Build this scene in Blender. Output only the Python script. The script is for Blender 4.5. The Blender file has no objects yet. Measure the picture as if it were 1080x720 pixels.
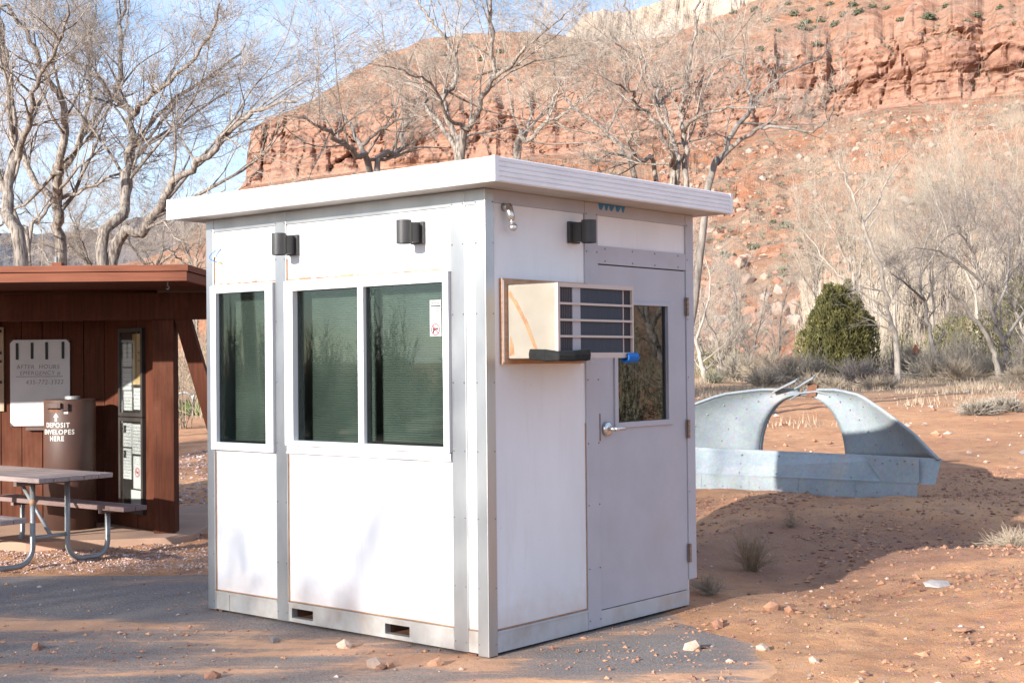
import bpy, bmesh, math, random
import numpy as np
from mathutils import Vector, Matrix, noise
R = math.radians
sc = bpy.context.scene
COL = sc.collection
rnd = random.Random(7)
SUN_AZ, SUN_EL = 42.0, 17.3          # travel direction of the light, clockwise from +Y; height of the sun
H = 1.563                            # eye height

# ------------------------------------------------------------------ helpers
F = 1468.05
def hz(px): return 380.8 - .0099 * (px - 540)
def at(px, py, Y):
    """point on the line of sight of photo pixel px,py at distance Y ahead"""
    return Vector(((px - 540) / F * Y + .0099 * (py - 360) / F * Y * -1, Y, H + (hz(px) - py) / F * Y))

class MB:
    def __init__(s): s.v = []; s.f = []; s.m = []; s.M = None
    def add(s, vs, fs, mi=0):
        o = len(s.v)
        if s.M is not None: vs = [s.M @ Vector(p) for p in vs]
        s.v += [tuple(p) for p in vs]
        for q in fs: s.f.append(tuple(i + o for i in q)); s.m.append(mi)
    def box(s, x0, x1, y0, y1, z0, z1, mi=0):
        if x0 > x1: x0, x1 = x1, x0
        if y0 > y1: y0, y1 = y1, y0
        if z0 > z1: z0, z1 = z1, z0
        s.add([(x0,y0,z0),(x1,y0,z0),(x1,y1,z0),(x0,y1,z0),(x0,y0,z1),(x1,y0,z1),(x1,y1,z1),(x0,y1,z1)],
              [(0,3,2,1),(4,5,6,7),(0,1,5,4),(1,2,6,5),(2,3,7,6),(3,0,4,7)], mi)
    def prism(s, pts, d, mi=0):
        """pts: 3d polygon, d: extrusion vector"""
        n = len(pts); d = Vector(d); p = [Vector(q) for q in pts]
        s.add(p + [q + d for q in p], [tuple(range(n - 1, -1, -1)), tuple(range(n, 2 * n))] +
              [(i, (i + 1) % n, n + (i + 1) % n, n + i) for i in range(n)], mi)
    def tube(s, pts, r, sides=8, mi=0, caps=True):
        pts = [Vector(p) for p in pts]; n = len(pts)
        rs = r if isinstance(r, (list, tuple)) else [r] * n
        vs = []; ref = None
        for i, p in enumerate(pts):
            d = (pts[min(i + 1, n - 1)] - pts[max(i - 1, 0)]).normalized()
            if ref is None: ref = d.orthogonal().normalized()
            ref = (ref - d * ref.dot(d))
            ref = ref.normalized() if ref.length > 1e-6 else d.orthogonal().normalized()
            b = d.cross(ref)
            for k in range(sides):
                a = 2 * math.pi * k / sides
                vs.append(p + (ref * math.cos(a) + b * math.sin(a)) * rs[i])
        fs = [(i*sides+k, i*sides+(k+1)%sides, (i+1)*sides+(k+1)%sides, (i+1)*sides+k) for i in range(n-1) for k in range(sides)]
        if caps: fs += [tuple(range(sides-1,-1,-1)), tuple(range((n-1)*sides, n*sides))]
        s.add(vs, fs, mi)
    def build(s, name, mats, parent=None, bevel=0, smooth=False):
        me = bpy.data.meshes.new(name); me.from_pydata(s.v, [], s.f); me.update()
        for m in (mats if isinstance(mats, (list, tuple)) else [mats]): me.materials.append(m)
        me.polygons.foreach_set('material_index', s.m)
        if smooth: me.polygons.foreach_set('use_smooth', [True] * len(me.polygons))
        o = bpy.data.objects.new(name, me); COL.objects.link(o)
        if parent: o.parent = parent
        if bevel:
            b = o.modifiers.new('bevel', 'BEVEL'); b.width = bevel; b.segments = 2; b.limit_method = 'ANGLE'
        return o
def tag(o, label=None, cat=None, group=None, kind=None):
    if label: o['label'] = label
    if cat: o['category'] = cat
    if group: o['group'] = group
    if kind: o['kind'] = kind
    return o
def empty(name, loc, rz=0, label=None, cat=None, group=None):
    o = bpy.data.objects.new(name, None); COL.objects.link(o); o.location = loc; o.rotation_euler = (0, 0, rz)
    o.empty_display_size = .2
    return tag(o, label, cat, group)
def ss(a, b, x):
    t = max(0, min(1, (x - a) / (b - a))); return t * t * (3 - 2 * t)
def interp(x, xs, ys): return float(np.interp(x, xs, ys))
def text_mesh(txt, size, align='CENTER', shear=0, spacing=1.0, extrude=.0008, offset=0):
    c = bpy.data.curves.new('writing', 'FONT'); c.body = txt; c.size = size; c.align_x = align; c.align_y = 'CENTER'
    c.shear = shear; c.extrude = extrude; c.space_character = spacing; c.offset = offset; c.resolution_u = 3
    o = bpy.data.objects.new('writing', c)
    me = bpy.data.meshes.new_from_object(o)
    vs = [v.co.copy() for v in me.vertices]; fs = [tuple(p.vertices) for p in me.polygons]
    bpy.data.objects.remove(o); bpy.data.meshes.remove(me); bpy.data.curves.remove(c)
    return vs, fs

# ------------------------------------------------------------------ materials
class NT:
    def __init__(s, name):
        s.mat = bpy.data.materials.new(name); s.mat.use_nodes = True; s.t = s.mat.node_tree
        s.t.nodes.clear(); s.out = s.n('ShaderNodeOutputMaterial')
    def n(s, ty, **kw):
        nd = s.t.nodes.new(ty)
        for k, v in kw.items():
            if k in ('operation','blend_type','data_type','feature','noise_dimensions','attribute_name','wave_type','bands_direction','distance'): setattr(nd, k, v)
        return nd
    def l(s, a, b): s.t.links.new(a, b)
    def coord(s): return s.n('ShaderNodeTexCoord').outputs['Object']
    def pos(s): return s.n('ShaderNodeNewGeometry').outputs['Position']
    def mapping(s, v, sca):
        m = s.n('ShaderNodeMapping'); m.inputs['Scale'].default_value = sca; s.l(v, m.inputs['Vector']); return m.outputs[0]
    def noise(s, v, scale, detail=5, rough=.55, dist=0):
        n = s.n('ShaderNodeTexNoise'); n.inputs['Scale'].default_value = scale; n.inputs['Detail'].default_value = detail
        n.inputs['Roughness'].default_value = rough; n.inputs['Distortion'].default_value = dist
        s.l(v, n.inputs['Vector']); return n.outputs['Fac']
    def voro(s, v, scale, feat='F1'):
        n = s.n('ShaderNodeTexVoronoi', feature=feat); n.inputs['Scale'].default_value = scale; s.l(v, n.inputs['Vector']); return n
    def ramp(s, f, stops):
        r = s.n('ShaderNodeValToRGB'); e = r.color_ramp.elements
        while len(e) < len(stops): e.new(.5)
        for i, (p, c) in enumerate(stops):
            e[i].position = p; e[i].color = (c, c, c, 1) if isinstance(c, (int, float)) else (*c, 1)
        s.l(f, r.inputs[0]); return r.outputs[0]
    def math(s, op, a, b=None):
        m = s.n('ShaderNodeMath', operation=op)
        for i, q in enumerate((a, b)):
            if q is None: continue
            if isinstance(q, (int, float)): m.inputs[i].default_value = q
            else: s.l(q, m.inputs[i])
        return m.outputs[0]
    def mix(s, f, a, b, mode='MIX'):
        m = s.n('ShaderNodeMix', data_type='RGBA', blend_type=mode)
        for i, q in ((0, f), (6, a), (7, b)):
            if isinstance(q, (int, float)): m.inputs[i].default_value = q
            elif isinstance(q, tuple): m.inputs[i].default_value = (*q, 1)
            else: s.l(q, m.inputs[i])
        return m.outputs[2]
    def bump(s, h, strength, dist=.01, prev=None):
        b = s.n('ShaderNodeBump'); b.inputs['Strength'].default_value = strength; b.inputs['Distance'].default_value = dist
        s.l(h, b.inputs['Height'])
        if prev: s.l(prev, b.inputs['Normal'])
        return b.outputs[0]
    def principled(s, col, rough=.7, metal=0, normal=None, spec=.5):
        p = s.n('ShaderNodeBsdfPrincipled')
        if isinstance(col, tuple): p.inputs['Base Color'].default_value = (*col, 1)
        else: s.l(col, p.inputs['Base Color'])
        if isinstance(rough, (int, float)): p.inputs['Roughness'].default_value = rough
        else: s.l(rough, p.inputs['Roughness'])
        p.inputs['Metallic'].default_value = metal
        p.inputs['Specular IOR Level'].default_value = spec
        if normal: s.l(normal, p.inputs['Normal'])
        s.l(p.outputs[0], s.out.inputs[0]); return s.mat

def surf(name, a, b=None, rough=.6, metal=0, scale=6, lo=.4, hi=.65, stretch=(1,1,1), bump=0, bscale=60, bdist=.004, spec=.4, dirt=None):
    """two-tone weathered surface: colour a with patches of b, fine bump"""
    t = NT(name); v = t.mapping(t.coord(), stretch)
    c = a
    if b: c = t.mix(t.ramp(t.noise(v, scale, 8, .6), [(lo, 0), (hi, 1)]), a, b)
    if dirt:
        c = t.mix(t.math('MULTIPLY', t.ramp(t.noise(t.mapping(t.coord(), (1, 1, .6)), dirt[1], 6, .65), [(.5, 0), (.8, 1)]), dirt[2]), c, dirt[0])
    nm = t.bump(t.noise(v, bscale, 4), bump, bdist) if bump else None
    return t.principled(c, rough, metal, nm, spec)

M = {}
def panel_mat():
    t = NT('white_wall_panel'); v = t.coord()
    c = t.mix(t.ramp(t.noise(t.mapping(v, (1,1,.35)), 2.2, 8, .6), [(.4,0),(.65,1)]), (.745,.745,.765), (.685,.685,.70))
    c = t.mix(t.math('MULTIPLY', t.ramp(t.noise(t.mapping(v, (5,5,.5)), 2.0, 6, .7), [(.55,0),(.78,1)]), .22), c, (.44,.34,.27))       # faint run-off streaks
    sx = t.n('ShaderNodeSeparateXYZ'); t.l(v, sx.inputs[0])
    low = t.math('ADD', sx.outputs['Z'], t.math('MULTIPLY', t.noise(v, 5, 7, .7), .45))
    c = t.mix(t.ramp(low, [(.30,.45),(.52,0)]), c, (.50,.33,.23))                                                                       # red dust splashed at the foot
    c = t.mix(t.ramp(t.noise(v, 38, 3), [(.72,0),(.78,.35)]), c, (.35,.27,.22))
    return t.principled(c, .5, 0, t.bump(t.noise(v, 3.5, 3), .10, .02), .4)
M['panel'] = panel_mat()
M['post'] = surf('white_painted_metal', (.50,.51,.52), (.43,.44,.45), .40, .88, scale=4, stretch=(1,1,.3), bump=.03, dirt=((.4,.34,.28), 3, .22))
M['grey'] = surf('grey_painted_steel', (.43,.43,.475), (.395,.395,.435), .42, scale=3, bump=.04, bscale=120, dirt=((.34,.28,.24), 2, .25))
M['rail'] = surf('galvanised_rail', (.56,.55,.53), (.44,.39,.34), .5, .6, scale=7, lo=.45, hi=.8, bump=.05, dirt=((.42,.25,.15), 5, .55))
M['railgrey'] = surf('dusty_grey_rail', (.46,.46,.47), (.38,.35,.33), .5, scale=7, lo=.45, hi=.8, bump=.05, dirt=((.36,.24,.17), 5, .5))
M['frame'] = surf('white_window_frame', (.82,.82,.82), None, .4)
M['fascia'] = surf('white_ribbed_trim', (.80,.80,.81), (.74,.74,.76), .45, scale=5, stretch=(1,1,3))
M['soffit'] = surf('beige_soffit', (.52,.49,.45), (.45,.42,.38), .6, scale=4)
M['screw'] = surf('screw_heads', (.22,.21,.2), None, .4, .6)
M['caulk'] = surf('rusty_orange_caulk', (.42,.24,.13), (.32,.16,.08), .8, scale=20)
M['dark'] = surf('dark_void', (.02,.018,.016), None, .9)
M['interior'] = surf('dim_interior', (.25,.25,.24), None, .9)
M['black'] = surf('black_lamp_metal', (.045,.045,.047), (.06,.06,.06), .5, scale=8)
M['foam'] = surf('black_foam', (.012,.013,.013), (.02,.02,.02), .95, scale=30, bump=.5, bscale=300)
M['cream'] = surf('cream_metal', (.35,.32,.27), (.32,.28,.225), .4, scale=3, dirt=((.45,.28,.14), 4, .35))
M['fin'] = surf('dark_condenser_fins', (.075,.09,.12), (.06,.07,.09), .45, .3, scale=60, stretch=(6,1,.2))
M['finp'] = surf('dark_louvre', (.075,.065,.075), None, .5, .2)
M['bar'] = surf('peach_plastic_bar', (.52,.44,.39), None, .5)
M['greybar'] = surf('grey_plastic_bar', (.40,.39,.42), None, .5)
M['ply'] = surf('plywood_frame', (.47,.28,.17), (.34,.19,.11), .8, scale=9, stretch=(1,1,5), bump=.2)
M['bluefoam'] = surf('blue_foam', (.01,.13,.45), (.01,.11,.38), .8)
M['blue'] = surf('blue_paint', (.03,.2,.45), None, .5)
M['yellow'] = surf('yellow_wire', (.6,.45,.08), None, .5)
M['chrome'] = surf('chrome', (.62,.61,.6), (.5,.48,.45), .22, .9)
M['rust'] = surf('rusty_steel', (.2,.09,.05), (.12,.06,.04), .85, scale=18, bump=.3)
M['hinge'] = surf('worn_hinge', (.23,.2,.18), (.27,.13,.06), .5, .4, scale=60)
M['paper'] = surf('paper', (.50,.50,.49), (.44,.44,.44), .8, scale=6)
M['ink'] = surf('black_ink', (.02,.02,.02), None, .7)
M['casepaper'] = surf('lit_paper', (.72,.72,.70), (.66,.66,.64), .8, scale=6, spec=.1)
M['greyink'] = surf('grey_print', (.17,.18,.19), None, .8)
M['redink'] = surf('red_print', (.62,.04,.07), None, .7)
M['map'] = surf('yellow_map', (.62,.42,.16), (.5,.38,.25), .8, scale=14)
M['blind'] = surf('pleated_blind', (.56,.585,.55), (.46,.49,.46), .8, scale=2.5, stretch=(1,1,.4))
# brown station
M['brown'] = surf('brown_stained_wood', (.088,.028,.015), (.060,.020,.011), .75, scale=7, stretch=(6,6,.35), bump=.25, bscale=30, spec=.12, dirt=((.19,.085,.052), 3, .4))
M['brownlight'] = surf('brown_fascia_wood', (.19,.068,.04), (.15,.053,.031), .7, scale=7, stretch=(.35,6,6), bump=.2, bscale=30, spec=.12)
M['brownmetal'] = surf('brown_painted_steel', (.062,.032,.025), (.085,.042,.031), .55, scale=3, stretch=(1,1,.5), dirt=((.13,.06,.04), 4, .4))
M['whitepaint'] = surf('stencil_white', (.50,.49,.47), None, .95, spec=.05)
M['casedark'] = surf('dark_bronze_frame', (.03,.026,.024), (.045,.04,.036), .5)
M['board'] = surf('white_enamel', (.46,.455,.475), (.40,.395,.415), .35, scale=3)
M['marker'] = surf('marker_pen', (.13,.08,.07), None, .7)
M['tabletop'] = surf('weathered_table_boards', (.40,.31,.28), (.31,.23,.2), .7, scale=6, stretch=(.5,8,8), bump=.15)
M['benchdark'] = surf('dark_bench_boards', (.22,.15,.14), (.16,.11,.10), .7, scale=6, stretch=(.5,8,8), bump=.15)
M['pipe'] = surf('galvanised_pipe', (.30,.32,.33), (.22,.23,.235), .5, .35, scale=12)
M['pipewear'] = surf('worn_band', (.50,.30,.18), None, .7)
M['concrete'] = surf('red_dusted_concrete', (.42,.27,.19), (.34,.22,.16), .9, scale=2, bump=.2, bscale=80)
M['rackwood'] = surf('pale_board', (.36,.27,.2), (.3,.22,.16), .8, scale=5, stretch=(4,4,.5))
M['grasspatch'] = surf('green_grass', (.08,.15,.03), (.13,.17,.05), .9, scale=8)
M['redpaint'] = surf('red_picnic_wood', (.28,.07,.045), (.2,.05,.03), .7, scale=6)
M['orange'] = surf('orange_plastic', (.75,.16,.02), None, .5)
M['straw'] = surf('dry_straw', (.36,.26,.17), (.24,.17,.11), .9, scale=5)
M['brush'] = surf('grey_brush', (.25,.22,.18), (.175,.15,.125), .9, scale=.8)
M['tanbrush'] = surf('tan_brush', (.34,.275,.205), (.24,.19,.14), .9, scale=.8)
M['sage'] = surf('grey_sage', (.20,.19,.14), (.13,.135,.09), .9, scale=1.5)
M['bark'] = surf('cottonwood_bark', (.31,.27,.235), (.11,.088,.074), .95, scale=8, lo=.42, hi=.60, stretch=(3,3,.6), bump=.6, bscale=22, bdist=.03)
M['greybark'] = surf('grey_dead_bark', (.26,.23,.205), (.15,.13,.115), .95, scale=4, stretch=(3,3,.6), bump=.5, bscale=22, bdist=.03)
M['palebark'] = surf('pale_bark', (.37,.325,.28), (.26,.225,.19), .9, scale=3, stretch=(3,3,.5), bump=.3, bscale=15, bdist=.03)
M['twig'] = surf('bare_twigs', (.37,.315,.265), (.25,.212,.18), .9, scale=.9)
M['paletwig'] = surf('pale_twigs', (.37,.315,.25), (.28,.235,.19), .9, scale=.8)
M['darktwig'] = surf('dark_twigs', (.19,.165,.155), (.125,.105,.095), .9, scale=.9)
M['juniper'] = surf('juniper_sprays', (.18,.16,.052), (.085,.085,.03), .85, scale=2.2, lo=.35, hi=.62)
M['farshrub'] = surf('hillside_juniper', (.10,.105,.06), (.06,.07,.04), .9, scale=1.2)
def galv():
    t = NT('weathered_galvanised_sheet'); v = t.coord()
    c = t.mix(t.ramp(t.noise(v, 3.2, 7, .6), [(.35,0),(.7,1)]), (.295,.335,.36), (.235,.27,.295))
    c = t.mix(t.math('MULTIPLY', t.ramp(t.noise(t.mapping(v,(1,1,.5)), 2.1, 7, .7), [(.55,0),(.75,1)]), .5), c, (.42,.32,.25))
    vo = t.voro(v, 45); c = t.mix(.10, c, vo.outputs['Color'], 'OVERLAY')
    return t.principled(c, .62, .05, t.bump(t.noise(v, 5, 4), .25, .02))
M['galv'] = galv()
def glass(name, tint, refl=1.0):
    t = NT(name)
    tr = t.n('ShaderNodeBsdfTransparent'); tr.inputs[0].default_value = (*tint, 1)
    gl = t.n('ShaderNodeBsdfGlossy'); gl.inputs['Roughness'].default_value = .015; gl.inputs[0].default_value = (.95,.97,.97,1)
    fr = t.n('ShaderNodeFresnel'); fr.inputs[0].default_value = 1.5
    m = t.n('ShaderNodeMixShader'); t.l(t.math('MULTIPLY', fr.outputs[0], refl), m.inputs[0]); t.l(tr.outputs[0], m.inputs[1]); t.l(gl.outputs[0], m.inputs[2])
    t.l(m.outputs[0], t.out.inputs[0]); return t.mat
M['glass'] = glass('tinted_window_glass', (.585,.63,.605), .26)
M['doorglass'] = glass('dark_door_glass', (.25,.24,.22), 2.2)
M['caseglass'] = glass('display_case_glass', (.94,.95,.95), .6)

# ------------------------------------------------------------------ world, sun, camera
w = bpy.data.worlds.new('World'); sc.world = w; w.use_nodes = True
nt = w.node_tree; nt.nodes.clear()
o_ = nt.nodes.new('ShaderNodeOutputWorld'); bg = nt.nodes.new('ShaderNodeBackground'); sky = nt.nodes.new('ShaderNodeTexSky')
sky.sky_type = 'NISHITA'; sky.sun_disc = False; sky.sun_elevation = R(SUN_EL); sky.sun_rotation = R(180 + SUN_AZ)
sky.altitude = 1200; sky.air_density = 1.0; sky.dust_density = 1.2; sky.ozone_density = 1.5
tc = nt.nodes.new('ShaderNodeTexCoord'); mp = nt.nodes.new('ShaderNodeMapping'); mp.inputs['Scale'].default_value = (1.6, 2.2, 5)
mp.inputs['Rotation'].default_value = (.25, .35, .6); mp.inputs['Location'].default_value = (.4, .1, .35)
nz = nt.nodes.new('ShaderNodeTexNoise'); nz.inputs['Scale'].default_value = 1.5; nz.inputs['Detail'].default_value = 7; nz.inputs['Roughness'].default_value = .52; nz.inputs['Distortion'].default_value = .5
rp = nt.nodes.new('ShaderNodeValToRGB'); rp.color_ramp.elements[0].position = .36; rp.color_ramp.elements[1].position = .72
rp.color_ramp.elements[1].color = (.7,.7,.7,1)
mx = nt.nodes.new('ShaderNodeMix'); mx.data_type = 'RGBA'; mx.inputs[7].default_value = (7.6, 8.9, 11.3, 1)
L = nt.links.new
L(tc.outputs['Generated'], mp.inputs[0]); L(mp.outputs[0], nz.inputs['Vector']); L(nz.outputs['Fac'], rp.inputs[0])
L(rp.outputs[0], mx.inputs[0]); L(sky.outputs[0], mx.inputs[6]); L(mx.outputs[2], bg.inputs[0]); L(bg.outputs[0], o_.inputs[0])
bg.inputs[1].default_value = .086
sd = bpy.data.lights.new('sun', 'SUN'); sd.energy = 5.0; sd.angle = R(.53); sd.color = (1, .93, .81)
so = bpy.data.objects.new('sun', sd); COL.objects.link(so)
a = R(SUN_AZ); e = R(SUN_EL)
sdir = Vector((math.sin(a) * math.cos(e), math.cos(a) * math.cos(e), -math.sin(e)))
so.rotation_euler = sdir.to_track_quat('-Z', 'Y').to_euler(); so.location = -sdir * 30
cam = bpy.data.cameras.new('camera'); co = bpy.data.objects.new('camera', cam); COL.objects.link(co); sc.camera = co
cam.sensor_width = 36; cam.lens = F / 1080 * 36; cam.clip_start = .1; cam.clip_end = 8000
pitch, roll = .0142, -.0098
c_, s_ = math.cos(roll), math.sin(-roll)
def pit(v): return Vector((v[0], math.cos(pitch) * v[1] - math.sin(pitch) * v[2], math.sin(pitch) * v[1] + math.cos(pitch) * v[2]))
rx = pit((c_, 0, -s_)); up = pit((s_, 0, c_)); fw = pit((0, 1, 0))
co.matrix_world = Matrix(((rx.x, up.x, -fw.x, 0), (rx.y, up.y, -fw.y, 0), (rx.z, up.z, -fw.z, H), (0, 0, 0, 1)))
vs_ = sc.view_settings; vs_.view_transform = 'Standard'; vs_.look = 'None'; vs_.gamma = 1; vs_.exposure = 1.28; vs_.use_white_balance = True; vs_.white_balance_temperature = 6250; vs_.white_balance_tint = 11; vs_.use_curve_mapping = False
sc.render.engine = 'CYCLES'; sc.cycles.use_denoising = True; sc.cycles.max_bounces = 8; sc.cycles.transparent_max_bounces = 16
sc.cycles.caustics_reflective = False; sc.cycles.caustics_refractive = False

# ------------------------------------------------------------------ ground
def nz2(x, y, s, seed=0): return noise.noise(Vector((x * s + seed, y * s - seed * 1.7, seed * .37)))
def asphalt_edge(y):       # right-hand limit of the paved apron
    return 1.75 + .35 * nz2(0, y, .9, 3) + .12 * nz2(0, y, 2.7, 5) - .35 * ss(8.3, 9.2, y) * (y - 8.3)
def paved(x, y):
    return ss(0, .75, asphalt_edge(y) - x) * ss(0, .3, 10.75 + .1 * nz2(x, 0, .8, 9) - y)
def g(x, y):
    z = .215 * ss(1.2, 2.6, x) * ss(11.3, 13.5, y) + .215 * ss(13, 15, y) * ss(2.6, 1.2, x) * ss(-3, 1, x)
    z += .10 * ss(1.9, 3.4, x) * ss(12.2, 10.2, y)                         # low bank on the right
    z += -.07 * math.exp(-((x - 2.2) / .55) ** 2 - ((y - 10.1) / .7) ** 2)     # washed-out hollow
    z += .021 * max(0, y - 15) - .0105 * max(0, y - 45)
    wild = 1 - paved(x, y)
    far = ss(400, 60, math.hypot(x, y))
    z += wild * far * (.035 * nz2(x, y, 1.1, 1) + .018 * nz2(x, y, 3.1, 2) + .013 * nz2(x, y, 7, 4) + .009 * nz2(x, y, 15, 6) * (.5 + nz2(x, y, .8, 21)) + .014 * max(0, .25 - abs(nz2(x, y, 2.3, 31))) * 4 * ss(1.2, 2.2, x) * ss(13.5, 12, y) + .12 * nz2(x, y, .16, 8) * ss(14, 26, y))
    z += (1 - wild) * (.008 * nz2(x, y, 1.2, 11) + .004 * nz2(x, y, 5, 12))
    # fine sand drifted against the hut
    z -= .018
    return z
def axis(dense0, dense1, step, lo, hi, gr=1.17):
    a = list(np.arange(dense0, dense1 + 1e-6, step)); s = step
    while a[-1] < hi: s *= gr; a.append(a[-1] + s)
    s = step
    while a[0] > lo: s *= gr; a.insert(0, a[0] - s)
    return a
XS = axis(-5.2, 6.2, .042, -2600, 2600, 1.15); YS = axis(5.8, 17.0, .042, -2600, 2600, 1.15)
def sheet(name, mats, xs, ys, zf, keep=None):
    nx = len(xs); v = [(x, y, zf(x, y)) for y in ys for x in xs]; f = []
    for j in range(len(ys) - 1):
        for i in range(nx - 1):
            if keep and not keep((xs[i] + xs[i+1]) / 2, (ys[j] + ys[j+1]) / 2): continue
            k = j * nx + i; f.append((k, k + 1, k + nx + 1, k + nx))
    me = bpy.data.meshes.new(name); me.from_pydata(v, [], f); me.materials.append(mats)
    me.polygons.foreach_set('use_smooth', [True] * len(f)); me.update()
    o = bpy.data.objects.new(name, me); COL.objects.link(o); return o
def dirt_nodes(t):
    p = t.pos()
    c = t.mix(t.ramp(t.noise(p, .9, 8, .62), [(.36,0),(.66,1)]), (.62,.335,.175), (.46,.22,.115))
    c = t.mix(t.math('MULTIPLY', t.ramp(t.noise(p, 4.2, 7, .7), [(.50,0),(.68,1)]), .75), c, (.27,.145,.10))
    vo = t.voro(p, 38); sp = t.ramp(vo.outputs['Distance'], [(.16,1),(.26,0)])
    keepf = t.ramp(t.noise(p, 11, 3), [(.46,0),(.6,1)])
    c = t.mix(t.math('MULTIPLY', t.math('MULTIPLY', sp, keepf), .75), c, t.mix(.5, vo.outputs['Color'], (.55,.34,.25)))
    v3 = t.voro(p, 95); gr_ = t.ramp(v3.outputs['Distance'], [(.22,1),(.42,0)])
    c = t.mix(t.math('MULTIPLY', gr_, t.ramp(t.noise(p, 3.1, 5), [(.40,.15),(.62,.75)])), c, t.mix(.35, v3.outputs['Color'], (.20,.11,.08), 'MIX'))
    # dark crumbly crust beside the hut, painted darker to deepen the hut's shade
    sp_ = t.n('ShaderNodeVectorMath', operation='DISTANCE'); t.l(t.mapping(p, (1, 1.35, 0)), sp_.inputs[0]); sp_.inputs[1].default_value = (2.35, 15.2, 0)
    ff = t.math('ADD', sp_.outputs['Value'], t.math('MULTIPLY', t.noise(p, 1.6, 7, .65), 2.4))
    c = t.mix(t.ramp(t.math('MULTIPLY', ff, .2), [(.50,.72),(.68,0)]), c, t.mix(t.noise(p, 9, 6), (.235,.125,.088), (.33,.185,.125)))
    # pale dry-grass cover further back
    sx = t.n('ShaderNodeSeparateXYZ'); t.l(p, sx.inputs[0])
    d = t.math('ADD', sx.outputs['Y'], t.math('MULTIPLY', t.noise(p, .25, 4), 18))
    gr = t.n('ShaderNodeMapRange'); gr.inputs['From Min'].default_value = 36; gr.inputs['From Max'].default_value = 50; t.l(d, gr.inputs['Value'])
    c = t.mix(t.math('MULTIPLY', gr.outputs[0], .65), c, t.mix(t.noise(p, 1.3, 6), (.44,.33,.21), (.36,.24,.15)))
    h = t.math('ADD', t.math('ADD', t.math('MULTIPLY', t.noise(p, 14, 9, .75), 1.0), t.math('MULTIPLY', gr_, .22)), t.math('MULTIPLY', t.math('MULTIPLY', sp, keepf), .5))
    return p, c, h
def mat_dirt():
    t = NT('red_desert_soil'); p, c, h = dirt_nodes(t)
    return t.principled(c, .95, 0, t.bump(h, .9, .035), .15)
def mat_apron():
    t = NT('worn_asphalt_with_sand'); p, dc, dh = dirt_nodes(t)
    vo = t.voro(p, 130)
    ac = t.mix(t.ramp(t.noise(p, 2.3, 6), [(.3,0),(.7,1)]), (.095,.085,.08), (.13,.113,.104))
    ac = t.mix(.45, ac, t.ramp(t.math('ADD', t.math('MULTIPLY', vo.outputs['Distance'], .4), t.noise(p, 90, 2)), [(.35,.03),(.62,.13),(.85,.34)]))
    sand = t.mix(t.noise(p, 5, 5), (.60,.37,.225), (.48,.27,.16))
    m = t.mapping(p, (.55, 2.4, 1))
    n1 = t.math('ADD', t.math('MULTIPLY', t.noise(m, 1.5, 9, .66), .8), t.math('MULTIPLY', t.noise(p, 20, 5, .75), .2))
    att = t.n('ShaderNodeAttribute', attribute_name='sand'); 
    f = t.ramp(t.math('ADD', n1, att.outputs['Fac']), [(.40,.08),(.52,.30),(.60,1)])
    sand = t.mix(.55, sand, dc); c = t.mix(f, ac, sand)
    edge = t.n('ShaderNodeAttribute', attribute_name='edge')
    c = t.mix(t.ramp(t.math('ADD', edge.outputs['Fac'], t.math('MULTIPLY', t.math('SUBTRACT', t.noise(p, 3.2, 8, .65), .5), 1.5)), [(.12,0),(.66,1)]), c, dc)
    h = t.math('ADD', t.math('MULTIPLY', t.noise(p, 70, 3), .35), t.math('MULTIPLY', t.math('MULTIPLY', t.noise(p, 22, 6), f), .8))
    return t.principled(c, .92, 0, t.bump(h, .55, .012), .2)
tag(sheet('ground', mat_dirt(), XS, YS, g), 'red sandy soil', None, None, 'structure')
ax = axis(-5.5, 2.6, .05, -60, 2.6); ay = axis(5.6, 11.0, .05, -40, 11.0)
ap = sheet('parking_apron', mat_apron(), ax, ay, lambda x, y: g(x, y) + .004 - .03 * (1 - paved(x, y)), lambda x, y: paved(x, y) > .02)
tag(ap, 'worn grey asphalt under drifts of sand', None, None, 'structure')
def sandiness(x, y):
    s = -.075
    s += .19 * math.exp(-((y - 7.62 + .50 * (x + .9)) / .30) ** 2) * ss(.4, -.2, x)            # drift along the foot of the window wall
    s += .13 * math.exp(-((y - 7.15) / .16) ** 2) * ss(-.2, -1.0, x)
    s += .10 * math.exp(-((y - 8.5) / .16) ** 2) * ss(-1.2, -1.9, x)
    s += .14 * math.exp(-((y - 10.2) / .22) ** 2) * ss(-3.2, -2.6, x)
    s -= .20 * math.exp(-((y - 9.4) / .75) ** 2) * ss(-1.4, -2.2, x)
    s += .16 * math.exp(-((y - 7.75 - .95 * (x - .25)) / .16) ** 2) * ss(-.2, .2, x)           # strip in front of the door wall
    s -= .13 * math.exp(-((x - .75) / .7) ** 2 - ((y - 7.65) / .3) ** 2)
    s += .16 * math.exp(-((x - .9) / .8) ** 2 - ((y - 6.85) / .17) ** 2) + .05 * ss(6.95, 6.6, y)
    s += .26 * ss(1.0, 1.5, x)
    return s
at_s = ap.data.attributes.new('sand', 'FLOAT', 'POINT'); at_e = ap.data.attributes.new('edge', 'FLOAT', 'POINT')
at_s.data.foreach_set('value', [sandiness(v.co.x, v.co.y) for v in ap.data.vertices])
at_e.data.foreach_set('value', [1 - paved(v.co.x, v.co.y) for v in ap.data.vertices])

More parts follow.
